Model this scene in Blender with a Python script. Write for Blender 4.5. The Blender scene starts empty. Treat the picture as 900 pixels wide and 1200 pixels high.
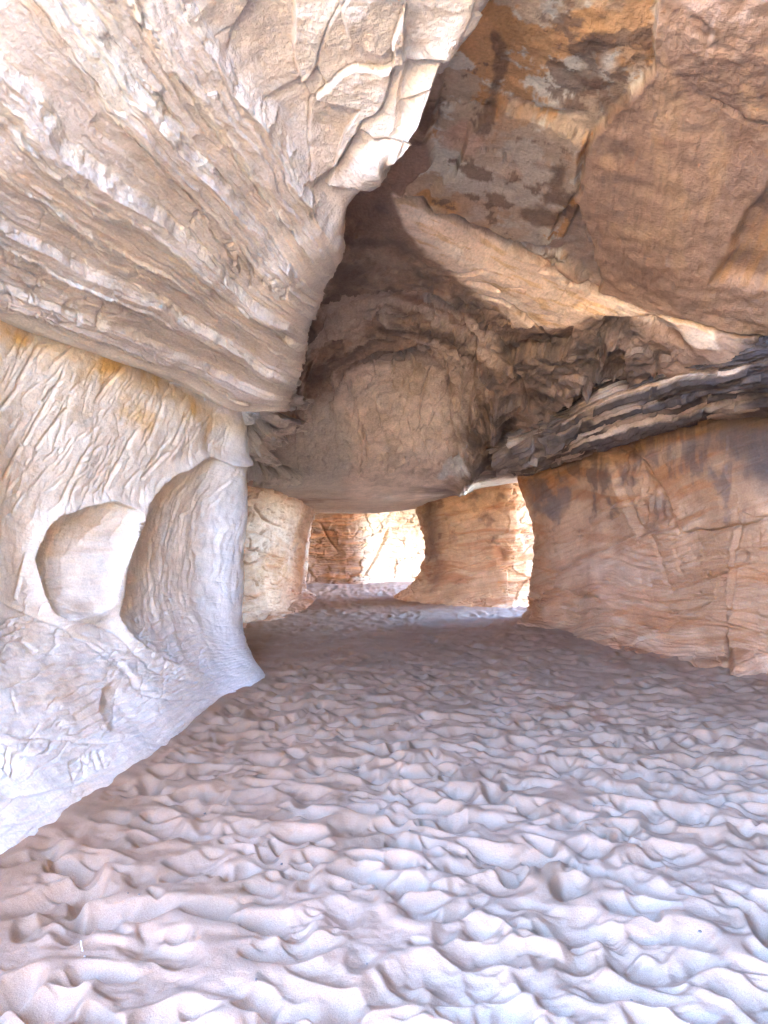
import bpy, math
import numpy as np
from math import radians, sin, cos

# ------------------------------------------------------------------ camera, sky, sun, exposure
SC = bpy.context.scene
COL = SC.collection
F, CX, CY, HOR, EYE = 867.0, 450.0, 600.0, 618.0, 1.6
PITCH = math.atan((HOR - CY) / F)
cam_d = bpy.data.cameras.new('camera')
cam_d.sensor_fit = 'VERTICAL'; cam_d.sensor_height = 36.0; cam_d.lens = 36.0 * F / 1200.0
cam_d.clip_start = 0.05; cam_d.clip_end = 2000
cam = bpy.data.objects.new('camera', cam_d); COL.objects.link(cam)
cam.location = (0, 0, EYE); cam.rotation_euler = (radians(90) + PITCH, 0, 0)
SC.camera = cam

SUN_EL, SUN_AZ = 56.0, -50.0            # azimuth clockwise from +Y (straight ahead) towards +X (right)
world = bpy.data.worlds.new('World'); SC.world = world; world.use_nodes = True
nt = world.node_tree
sky = nt.nodes.new('ShaderNodeTexSky'); sky.sky_type = 'NISHITA'; sky.sun_disc = False
sky.sun_elevation = radians(SUN_EL); sky.sun_rotation = radians(SUN_AZ)
sky.air_density = 1.0; sky.dust_density = 0.0; sky.ozone_density = 10.0; sky.altitude = 2500
bg = nt.nodes['Background']; bg.inputs['Strength'].default_value = 0.15
nt.links.new(sky.outputs[0], bg.inputs['Color'])
sun_d = bpy.data.lights.new('sun', 'SUN'); sun_d.energy = 2.0; sun_d.angle = radians(0.5)
sun_d.color = (1.0, 0.95, 0.88)
sun = bpy.data.objects.new('sun', sun_d); COL.objects.link(sun)
sun.rotation_euler = (radians(90 - SUN_EL), 0, -radians(SUN_AZ) + math.pi)
sun.location = (0, 0, 20)

SC.view_settings.view_transform = 'Standard'; SC.view_settings.look = 'None'
SC.view_settings.gamma = 1.0; SC.view_settings.use_curve_mapping = False
SC.view_settings.exposure = 6.95
SC.cycles.use_denoising = True
SC.cycles.max_bounces = 10; SC.cycles.diffuse_bounces = 8
SC.cycles.sample_clamp_indirect = 8.0
SC.cycles.use_adaptive_sampling = True; SC.cycles.adaptive_threshold = 0.02

# ------------------------------------------------------------------ numpy helpers
QL = 1.0      # mesh resolution
RNG = np.random.default_rng(7)
G = RNG.normal(size=(256, 3)); G /= np.linalg.norm(G, axis=1)[:, None]
PERM = RNG.permutation(256)
PERM = np.concatenate([PERM, PERM]).astype(np.int64)

G4 = np.ascontiguousarray(G.T.astype(np.float32)); PERM = PERM.astype(np.int32)
from concurrent.futures import ThreadPoolExecutor
POOL = ThreadPoolExecutor(8)
F32 = np.float32

def _noise(P):
    i = np.floor(P); f = (P - i).astype(F32); i = i.astype(np.int32) & 255
    w = f * f * f * (f * (f * 6 - 15) + 10)
    fx, fy, fz = f[:, 0], f[:, 1], f[:, 2]; wx, wy, wz = w[:, 0], w[:, 1], w[:, 2]
    i0, i1, i2 = i[:, 0], i[:, 1], i[:, 2]
    def corner(b, dx, dy, dz):
        h = np.take(PERM, b + ((i2 + dz) & 255))
        return np.take(G4[0], h) * (fx - dx) + np.take(G4[1], h) * (fy - dy) + np.take(G4[2], h) * (fz - dz)
    r = []
    for dx in (0, 1):
        a = np.take(PERM, (i0 + dx) & 255); q = []
        for dy in (0, 1):
            b = np.take(PERM, a + ((i1 + dy) & 255))
            c0 = corner(b, dx, dy, 0); c1 = corner(b, dx, dy, 1)
            q.append(c0 + (c1 - c0) * wz)
        r.append(q[0] + (q[1] - q[0]) * wy)
    return (r[0] + (r[1] - r[0]) * wx) * F32(1.6)

def noise(P):
    P = np.asarray(P, dtype=np.float64); shp = P.shape[:-1]; Q = P.reshape(-1, 3); n = len(Q)
    if n < 40000: return _noise(Q).reshape(shp)
    cuts = list(range(0, n, 32768)) + [n]
    parts = list(POOL.map(lambda k: _noise(Q[cuts[k]:cuts[k + 1]]), range(len(cuts) - 1)))
    return np.concatenate(parts).reshape(shp)

def fbm(P, scale=1.0, octv=4, gain=0.5, seed=0, ridged=False):
    P = np.asarray(P) * scale + np.array([17.3, 5.1, 9.7]) * (seed + 1)
    s = 0.0; a = 1.0
    for k in range(octv):
        n = noise(P)
        if ridged: n = 1 - 2 * np.abs(n)
        s = s + a * n; a *= gain; P = P * 2.03 + 3.7
    return s

def st(x, a, b):
    t = np.clip((x - a) / (b - a), 0, 1); return t * t * (3 - 2 * t)

def mix(a, b, t):
    return a + (b - a) * t

def h2(i, j, seed):
    n = (i.astype(np.int64) * 374761393 + j.astype(np.int64) * 668265263 + seed * 974711) & 0xffffffff
    n = ((n ^ (n >> 13)) * 1274126177) & 0xffffffff
    n = ((n ^ (n >> 16)) * 2246822519) & 0xffffffff
    return (n ^ (n >> 15)) & 0xffffffff

def plates(S, T, seed=0, jit=0.9):
    """2-D Voronoi; gives F1, F2, three random numbers of the nearest cell and the offset from its seed."""
    i0 = np.floor(S); j0 = np.floor(T)
    f1 = np.full(S.shape, 9.0); f2 = np.full(S.shape, 9.0)
    ox = np.zeros(S.shape); oy = np.zeros(S.shape); idn = np.zeros(S.shape, dtype=np.int64)
    for di in (-1, 0, 1):
        for dj in (-1, 0, 1):
            i = i0 + di; j = j0 + dj
            hh = h2(i, j, seed)
            sx = i + .5 + jit * ((hh & 0xffff) / 65535. - .5); sy = j + .5 + jit * ((hh >> 16) / 65535. - .5)
            d = np.hypot(S - sx, T - sy)
            near = d < f1
            f2 = np.where(near, f1, np.minimum(f2, d))
            ox = np.where(near, S - sx, ox); oy = np.where(near, T - sy, oy)
            idn = np.where(near, h2(i + 91, j - 37, seed + 5), idn); f1 = np.where(near, d, f1)
    r1 = (idn & 0x3ff) / 1023.; r2 = ((idn >> 10) & 0x3ff) / 1023.; r3 = ((idn >> 20) & 0x3ff) / 1023.
    return f1, f2, r1, r2, r3, ox, oy

def facet(S, T, seed, off, tilt):
    f1, f2, a, b, c, ox, oy = plates(S, T, seed)
    return (a - .5) * off + ((b - .5) * ox + (c - .5) * oy) * tilt, f2 - f1

def at(px, py, d):
    X = (px - CX) / F; Y = (CY - py) / F
    fw = cos(PITCH) - sin(PITCH) * Y; up = sin(PITCH) + cos(PITCH) * Y
    k = d / fw
    return np.array([X * k, d, EYE + up * k])

def pix(P):
    x = P[..., 0]; y = P[..., 1]; z = P[..., 2] - EYE
    fw = cos(PITCH) * y + sin(PITCH) * z; up = -sin(PITCH) * y + cos(PITCH) * z
    fw = np.where(fw < 0.05, 0.05, fw)
    return CX + F * x / fw, CY - F * up / fw

def catmull(C, n, axis, lin=0.0):
    """resample control points C (m along axis) to n samples; lin blends towards straight segments"""
    C = np.moveaxis(np.asarray(C, float), axis, 0); m = len(C)
    t = np.linspace(0, m - 1, n); k = np.minimum(t.astype(int), m - 2); f = (t - k)
    f = f.reshape((-1,) + (1,) * (C.ndim - 1))
    pad = np.concatenate([(2 * C[0] - C[1])[None], C, (2 * C[-1] - C[-2])[None]])
    p0, p1, p2, p3 = pad[k], pad[k + 1], pad[k + 2], pad[k + 3]
    cr = .5 * (2 * p1 + (p2 - p0) * f + (2 * p0 - 5 * p1 + 4 * p2 - p3) * f * f + (3 * p1 - p0 - 3 * p2 + p3) * f ** 3)
    li = p1 + (p2 - p1) * f
    return np.moveaxis(cr * (1 - lin) + li * lin, 0, axis)

def normals(P):
    du = np.gradient(P, axis=1); dv = np.gradient(P, axis=0)
    n = np.cross(du, dv); n /= np.linalg.norm(n, axis=-1, keepdims=True) + 1e-9
    return n

def seg_dist(X, Y, poly):
    """distance to a polyline in the same units, and the position 0..1 along it"""
    best = np.full(X.shape, 1e9); along = np.zeros(X.shape); m = len(poly) - 1
    for k in range(m):
        (ax, ay), (bx, by) = poly[k], poly[k + 1]
        dx, dy = bx - ax, by - ay; L = dx * dx + dy * dy + 1e-9
        t = np.clip(((X - ax) * dx + (Y - ay) * dy) / L, 0, 1)
        d = np.hypot(X - ax - t * dx, Y - ay - t * dy)
        w = d < best
        best = np.where(w, d, best); along = np.where(w, (k + t) / m, along)
    return best, along

def sdist(X, Y, poly):
    """signed distance to a polygon, positive inside"""
    d, _ = seg_dist(X, Y, list(poly) + [poly[0]])
    inside = np.zeros(X.shape, bool); n = len(poly)
    for k in range(n):
        (ax, ay), (bx, by) = poly[k], poly[(k + 1) % n]
        if ay == by: continue
        c = ((ay > Y) != (by > Y)) & (X < (bx - ax) * (Y - ay) / (by - ay) + ax)
        inside ^= c
    return np.where(inside, d, -d)

def cr_line(pts, n=40):
    return [tuple(p) for p in catmull(np.array(pts, float), n, 0)]

# ------------------------------------------------------------------ materials
def nodes(name):
    m = bpy.data.materials.new(name); m.use_nodes = True
    t = m.node_tree; b = t.nodes['Principled BSDF']
    b.inputs['Roughness'].default_value = 0.92
    b.inputs['Specular IOR Level'].default_value = 0.25
    return m, t, b

def rock_material(name, grain=60.0, bump=0.35, dist=0.012, strata=0.0, strata_scale=14.0, strata_tint=(0.75, 0.55, 0.4), tilt=(0.25, 0.1)):
    m, t, b = nodes(name); L = t.links.new
    attr = t.nodes.new('ShaderNodeAttribute'); attr.attribute_name = 'pigment'
    geo = t.nodes.new('ShaderNodeTexCoord')
    n1 = t.nodes.new('ShaderNodeTexNoise'); n1.inputs['Scale'].default_value = grain; n1.inputs['Detail'].default_value = 6; n1.inputs['Roughness'].default_value = .65
    n2 = t.nodes.new('ShaderNodeTexNoise'); n2.inputs['Scale'].default_value = 5.0; n2.inputs['Detail'].default_value = 8; n2.inputs['Roughness'].default_value = .65
    L(geo.outputs['Object'], n1.inputs['Vector']); L(geo.outputs['Object'], n2.inputs['Vector'])
    r1 = t.nodes.new('ShaderNodeMapRange'); r1.inputs[1].default_value = .3; r1.inputs[2].default_value = .7; r1.inputs[3].default_value = .84; r1.inputs[4].default_value = 1.13
    L(n1.outputs['Fac'], r1.inputs[0])
    r2 = t.nodes.new('ShaderNodeMapRange'); r2.inputs[1].default_value = .3; r2.inputs[2].default_value = .7; r2.inputs[3].default_value = .85; r2.inputs[4].default_value = 1.12
    L(n2.outputs['Fac'], r2.inputs[0])
    mu = t.nodes.new('ShaderNodeMath'); mu.operation = 'MULTIPLY'; L(r1.outputs[0], mu.inputs[0]); L(r2.outputs[0], mu.inputs[1])
    mc = t.nodes.new('ShaderNodeVectorMath'); mc.operation = 'SCALE'; L(attr.outputs['Color'], mc.inputs[0]); L(mu.outputs[0], mc.inputs['Scale'])
    col = mc.outputs[0]
    hgt = n1.outputs['Fac']
    if strata > 0:
        mp = t.nodes.new('ShaderNodeMapping'); mp.inputs['Rotation'].default_value = (tilt[0], tilt[1], 0)
        L(geo.outputs['Object'], mp.inputs['Vector'])
        w = t.nodes.new('ShaderNodeTexNoise'); w.inputs['Scale'].default_value = 1.0; w.inputs['Detail'].default_value = 7; w.inputs['Roughness'].default_value = .7; w.inputs['Distortion'].default_value = .6
        sc = t.nodes.new('ShaderNodeVectorMath'); sc.operation = 'MULTIPLY'; sc.inputs[1].default_value = (.5, .5, strata_scale)
        L(mp.outputs[0], sc.inputs[0]); L(sc.outputs[0], w.inputs['Vector'])
        rr = t.nodes.new('ShaderNodeMapRange'); rr.inputs[1].default_value = .47; rr.inputs[2].default_value = .66; rr.inputs[3].default_value = 0; rr.inputs[4].default_value = strata
        L(w.outputs['Fac'], rr.inputs[0])
        mm = t.nodes.new('ShaderNodeMix'); mm.data_type = 'RGBA'; mm.blend_type = 'MULTIPLY'
        L(rr.outputs[0], mm.inputs['Factor']); L(col, mm.inputs['A']); mm.inputs['B'].default_value = (*strata_tint, 1)
        col = mm.outputs['Result']
        ad = t.nodes.new('ShaderNodeMath'); ad.operation = 'MULTIPLY_ADD'; L(w.outputs['Fac'], ad.inputs[0]); ad.inputs[1].default_value = 1.2; L(n1.outputs['Fac'], ad.inputs[2])
        hgt = ad.outputs[0]
    L(col, b.inputs['Base Color'])
    bp = t.nodes.new('ShaderNodeBump'); bp.inputs['Strength'].default_value = min(1, bump * 1.6); bp.inputs['Distance'].default_value = dist
    L(hgt, bp.inputs['Height']); L(bp.outputs[0], b.inputs['Normal'])
    return m

def sand_material(name, SAND_A, SAND_B):
    m, t, b = nodes(name); L = t.links.new
    geo = t.nodes.new('ShaderNodeTexCoord')
    n1 = t.nodes.new('ShaderNodeTexNoise'); n1.inputs['Scale'].default_value = 350; n1.inputs['Detail'].default_value = 3
    n2 = t.nodes.new('ShaderNodeTexNoise'); n2.inputs['Scale'].default_value = 2.2; n2.inputs['Detail'].default_value = 6
    L(geo.outputs['Object'], n1.inputs['Vector']); L(geo.outputs['Object'], n2.inputs['Vector'])
    ra = t.nodes.new('ShaderNodeValToRGB'); ra.color_ramp.elements[0].position = .3; ra.color_ramp.elements[1].position = .72
    ra.color_ramp.elements[0].color = (*SAND_A, 1); ra.color_ramp.elements[1].color = (*SAND_B, 1)
    L(n2.outputs['Fac'], ra.inputs[0])
    r1 = t.nodes.new('ShaderNodeMapRange'); r1.inputs[1].default_value = .3; r1.inputs[2].default_value = .7; r1.inputs[3].default_value = .74; r1.inputs[4].default_value = 1.22
    L(n1.outputs['Fac'], r1.inputs[0])
    mc = t.nodes.new('ShaderNodeVectorMath'); mc.operation = 'SCALE'; L(ra.outputs[0], mc.inputs[0]); L(r1.outputs[0], mc.inputs['Scale'])
    L(mc.outputs[0], b.inputs['Base Color'])
    n3 = t.nodes.new('ShaderNodeTexNoise'); n3.inputs['Scale'].default_value = 95; n3.inputs['Detail'].default_value = 6; n3.inputs['Roughness'].default_value = .7
    L(geo.outputs['Object'], n3.inputs['Vector'])
    bp = t.nodes.new('ShaderNodeBump'); bp.inputs['Strength'].default_value = .6; bp.inputs['Distance'].default_value = .007
    L(n3.outputs['Fac'], bp.inputs['Height']); L(bp.outputs[0], b.inputs['Normal'])
    b.inputs['Specular IOR Level'].default_value = 0.15
    return m

SAND_A = (0.305, 0.178, 0.104); SAND_B = (0.40, 0.25, 0.16)
M_SAND = sand_material('red_sand', SAND_A, SAND_B)
M_DESERT = sand_material('tan_desert_ground', (.40, .33, .20), (.52, .44, .28))
M_WHITE = rock_material('white_sandstone', 70, .35, .012, strata=.25, strata_scale=16, strata_tint=(.86, .72, .56))
M_GREY = rock_material('pale_broken_sandstone', 55, .5, .016)
M_CEIL = rock_material('brown_varnished_sandstone', 40, .5, .016)
M_WARM = rock_material('banded_orange_sandstone', 50, .45, .016, strata=.55, strata_scale=9, strata_tint=(.72, .5, .34))
M_LEDGE = rock_material('black_stained_sandstone', 45, .5, .016)

# ------------------------------------------------------------------ mesh building
def link_grid(name, P, mat, pigment=None, flip=False, smooth=True):
    nv, nu = P.shape[:2]
    me = bpy.data.meshes.new(name)
    idx = np.arange(nv * nu).reshape(nv, nu)
    q = np.stack([idx[:-1, :-1], idx[:-1, 1:], idx[1:, 1:], idx[1:, :-1]], -1).reshape(-1, 4)
    if flip: q = q[:, ::-1]
    me.vertices.add(nv * nu); me.vertices.foreach_set('co', np.ascontiguousarray(P, dtype=np.float32).ravel())
    me.loops.add(q.size); me.loops.foreach_set('vertex_index', np.ascontiguousarray(q, dtype=np.int32).ravel())
    me.polygons.add(len(q)); me.polygons.foreach_set('loop_start', np.arange(0, q.size, 4, dtype=np.int32))
    if smooth: me.polygons.foreach_set('use_smooth', np.ones(len(q), dtype=bool))
    me.update(calc_edges=True)
    if pigment is not None:
        ca = me.color_attributes.new('pigment', 'FLOAT_COLOR', 'POINT')
        c = np.ones((nv * nu, 4), np.float32); c[:, :3] = np.clip(pigment, 0.01, .95).reshape(-1, 3)
        ca.data.foreach_set('color', c.ravel())
    me.materials.append(mat)
    o = bpy.data.objects.new(name, me); COL.objects.link(o)
    return o

def tag(o, label, cat, group=None, kind=None):
    o['label'] = label; o['category'] = cat
    if group: o['group'] = group
    if kind: o['kind'] = kind
    return o

def world_pts(net):
    return np.array([[np.array(c[1:], float) if c[0] == 'w' else at(*c) for c in row] for row in net])

class Surf:
    """a rock face laid through control points, then broken up along its normal"""
    def __init__(s, net, nu, nv, lin=0.0, toward=(0, 0, EYE)):
        nu = int(nu * QL); nv = int(nv * QL)
        C = world_pts(net) if not isinstance(net, np.ndarray) else net
        P = catmull(C, nv, 0, lin); s.P = catmull(P, nu, 1, lin)
        n = normals(s.P)
        mid = s.P[nv // 2, nu // 2]; s.flip = np.dot(n[nv // 2, nu // 2], np.array(toward) - mid) < 0
        s.N = -n if s.flip else n
        s.px, s.py = pix(s.P)
        V, U = np.meshgrid(np.linspace(0, 1, nv), np.linspace(0, 1, nu), indexing='ij')
        s.U, s.V = U, V
        s.S = np.concatenate([np.zeros((nv, 1)), np.cumsum(np.linalg.norm(np.diff(s.P, axis=1), axis=-1), 1)], 1)
        s.T = np.concatenate([np.zeros((1, nu)), np.cumsum(np.linalg.norm(np.diff(s.P, axis=0), axis=-1), 0)], 0)
        s.h = np.zeros(U.shape); s.cut = 1.3
    def mid_ST(s):
        """smooth metric coordinates"""
        S = s.U * s.S[:, -1].mean(); T = s.V * s.T[-1].mean(); return S, T
    def done(s, name, mat, pig, extra=None):
        P = s.P + s.N * s.h[..., None]
        if extra is not None: P = P + extra
        return link_grid(name, P, mat, pig, flip=s.flip)

def rgb(*c): return np.array(c, float)
def layer(pig, color, m):
    m = np.clip(m, 0, 1)[..., None]
    return pig * (1 - m) + np.asarray(color) * m

def groove(s, poly, width, depth, sx=None, sy=None):
    depth *= s.cut
    """cut a groove along a photo-traced crack; width in pixels there, depth in metres"""
    x = s.px if sx is None else sx; y = s.py if sy is None else sy
    xs = [p[0] for p in poly]; ys = [p[1] for p in poly]; pad = 4 * width
    m = (x > min(xs) - pad) & (x < max(xs) + pad) & (y > min(ys) - pad) & (y < max(ys) + pad)
    if not m.any(): return
    d, a = seg_dist(x[m], y[m], poly)
    taper = np.sqrt(np.clip(np.minimum(a, 1 - a) * 8, 0.05, 1)) if len(poly) > 2 else 1.0
    s.h[m] -= depth * taper * np.exp(-(d / width) ** 2)

def cracks(s, Q, width, depth, seed, mask=1.0):
    """thin wandering cracks along the zero lines of a noise"""
    n = fbm(Q, 1, 4, seed=seed)
    s.h -= depth * np.exp(-(n / width) ** 2) * mask

# ------------------------------------------------------------------ sand floor
def build_sand():
    py = np.linspace(1330, 662, int(1050 * QL))
    yd = EYE * F / (py - HOR)
    ynear = np.linspace(-3.0, yd[0], 170)[:-1]
    y = np.concatenate([ynear, yd])
    nu = int(1000 * QL)
    s = np.linspace(-1, 1, nu); s = np.sign(s) * (0.75 * np.abs(s) + 0.25 * np.abs(s) ** 3)
    W = np.maximum(3.4, 0.66 * y)
    X = s[None, :] * W[:, None]; X = X + np.maximum(0, (X - 0) * 0)  # metres
    Y = np.repeat(y[:, None], nu, 1)
    P3 = np.stack([X, Y, np.zeros_like(X)], -1)
    H = 0.035 * fbm(P3, 1.1, 3, seed=3) + 0.014 * fbm(P3, 4.5, 3, seed=4)
    rng = np.random.default_rng(21)
    n = 15500
    # steps laid in the direction people walk through the tunnel, nearest region trodden most
    u = rng.random(n)
    yy_ = np.linspace(.2, 21.5, 400); cw = np.cumsum(np.maximum(2.6, .6 * yy_)); cw = (cw - cw[0]) / (cw[-1] - cw[0])
    fy = np.interp(u, cw, yy_); fx = (rng.random(n) * 2 - 1) * np.maximum(2.6, 0.6 * fy)
    order = rng.permutation(n)
    for k in order:
        cx, cy = fx[k], fy[k]
        a = rng.normal(1.25, .45) if rng.random() < .6 else rng.uniform(0, 3.14)
        L = .06 + .10 * rng.random() ** 1.4; Wd = L * rng.uniform(.5, .78)
        dep = L * rng.uniform(.3, .85); dep *= 1 - .5 * float(st(np.array(cy), 4.0, 9.0)); rim = dep * rng.uniform(.05, .35)
        R = 1.9 * L
        r0, r1 = np.searchsorted(y, [cy - R, cy + R])
        if r1 - r0 < 2: continue
        wm = W[r0:r1].min(); 
        c = np.where((X[(r0 + r1) // 2] > cx - R * 1.1) & (X[(r0 + r1) // 2] < cx + R * 1.1))[0]
        if len(c) < 2: continue
        c0, c1 = c[0], c[-1] + 1
        x = X[r0:r1, c0:c1] - cx; yy = Y[r0:r1, c0:c1] - cy
        lx = x * cos(a) + yy * sin(a); ly = -x * sin(a) + yy * cos(a)     # ly along the foot
        th = np.arctan2(lx / Wd, ly / L)
        r = np.sqrt((lx / Wd) ** 2 + (ly / L) ** 2) * (1 + .13 * np.cos(2 * th + rng.uniform(0, 6.28)) + .10 * np.cos(3 * th + rng.uniform(0, 6.28)))
        sub = H[r0:r1, c0:c1]
        core = np.exp(-(r / .9) ** 2)
        base = (sub * core).sum() / (core.sum() + 1e-6) * .6 + .010
        heel = rng.uniform(-.5, .5)
        bowl = base - dep + (dep + rim) * np.clip(r, 0, 3) ** 2 * (1 + heel * ly / L / np.maximum(r, .6))
        rimr = rim * (1 + .8 * np.cos(th + rng.uniform(0, 6.28))) * np.exp(-((r - 1.25) / .3) ** 2) * st(r, .8, 1.15)
        k_ = .006
        up = sub + rimr
        hh = np.clip(.5 + .5 * (up - bowl) / k_, 0, 1)
        if rng.random() < .10: bowl = bowl + .0035 * np.sin(ly * 6.283 / .019 + 1.2 * np.sin(lx * 60)) * (1 - st(r, .55, .8))
        H[r0:r1, c0:c1] = up * (1 - hh) + bowl * hh - k_ * hh * (1 - hh)
    Ld, _ = seg_dist(X, Y, [(-1.9, 2.6), (-1.84, 3.54), (-1.74, 4.31), (-1.6, 5.4), (-1.5, 6.95), (-1.36, 8.2), (-2.0, 9.4)])
    Rd, _ = seg_dist(X, Y, [(2.2, 12.9), (2.84, 12.0), (3.25, 10.7), (3.75, 9.4), (4.1, 8.65), (4.5, 8.5), (5.2, 8.0)])
    bank = np.minimum(Ld, Rd)
    H = H * (.5 + .5 * st(bank, .03, .2)) + .05 * np.exp(-(bank / .16) ** 2)
    H = H * (.5 + .6 * st(fbm(P3, 1.0, 3, seed=10), -.5, .3))
    H += 0.0035 * fbm(P3, 22, 3, seed=8)
    H = np.where(H > 0, .03 * np.tanh(H / .03), H); H = np.clip(H, -.18, .12)
    # soften with one small blur (dry sand will not hold an edge)
    for ax in (0, 1, 0, 1):
        H = .25 * np.roll(H, 1, ax) + .5 * H + .25 * np.roll(H, -1, ax)
    P3[..., 2] = H - 0.0
    e = np.minimum(st(1 - np.abs(s), 0, .04)[None, :], st(y + 3, 0, .6)[:, None])
    P3[..., 2] = P3[..., 2] * e - .22 * (1 - e)
    o = link_grid('sand_floor', P3, M_SAND, flip=False)
    tag(o, 'deep red sand floor trampled into footprints all through the cave', 'sand', kind='structure')
    # wide ground around and outside the cave
    g = np.linspace(-1, 1, 161); g = np.sign(g) * np.abs(g) ** 2.6 * 600
    gx, gy = np.meshgrid(g, g)
    Pg = np.stack([gx, gy, -.14 + 0 * gx], -1)
    Pg[..., 2] += np.where(np.hypot(gx, gy - 10) > 26, .25 * fbm(Pg, .08, 3, seed=9), 0)
    o = link_grid('ground', Pg, M_DESERT)
    tag(o, 'open sandy ground outside the cave mouth', 'ground', kind='structure')
build_sand()

# ------------------------------------------------------------------ the cliff the cave is cut in
def build_cliff():
    import bmesh
    bm = bmesh.new()
    def bx(x0, x1, y0, y1, z0, z1):
        r = bmesh.ops.create_cube(bm, size=1)
        for v in r['verts']:
            v.co = ((x0 + x1) / 2 + v.co.x * (x1 - x0), (y0 + y1) / 2 + v.co.y * (y1 - y0), (z0 + z1) / 2 + v.co.z * (z1 - z0))
    bx(-60, .8, .3, 12.6, 4.75, 24)             # rock over the tunnel
    bx(.803, 8, -2.4, 12.6, 4.75, 24)
    bx(8.003, 60, -2.4, 12.6, 4.75, 9)
    bx(-60, 3.3, 12.603, 34, 4.75, 24)
    bx(-60, -5.5, -1.2, 34, -1, 4.747)          # left mass
    bx(-5.497, 16, 26, 34, -1, 4.747)           # behind the far chamber
    bx(8.0, 60, -2.4, 12.6, -1, 4.747)          # right mass
    bx(1.5, 60, -9.5, -2.403, -1, 30)            # right side of the mouth
    bx(-60, 60, -26, -16, -1, 5.4)              # added unseen bank; blocks low sky and bounces warm light inside
    me = bpy.data.meshes.new('sandstone_cliff'); bm.to_mesh(me); bm.free()
    m, t, b = nodes('cliff_sandstone'); b.inputs['Base Color'].default_value = (.54, .43, .29, 1)
    me.materials.append(m)
    o = bpy.data.objects.new('sandstone_cliff', me); COL.objects.link(o)
    tag(o, 'sandstone cliff the cave runs through, with an added unseen bank opposite', 'cliff', kind='structure')
build_cliff()

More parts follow.
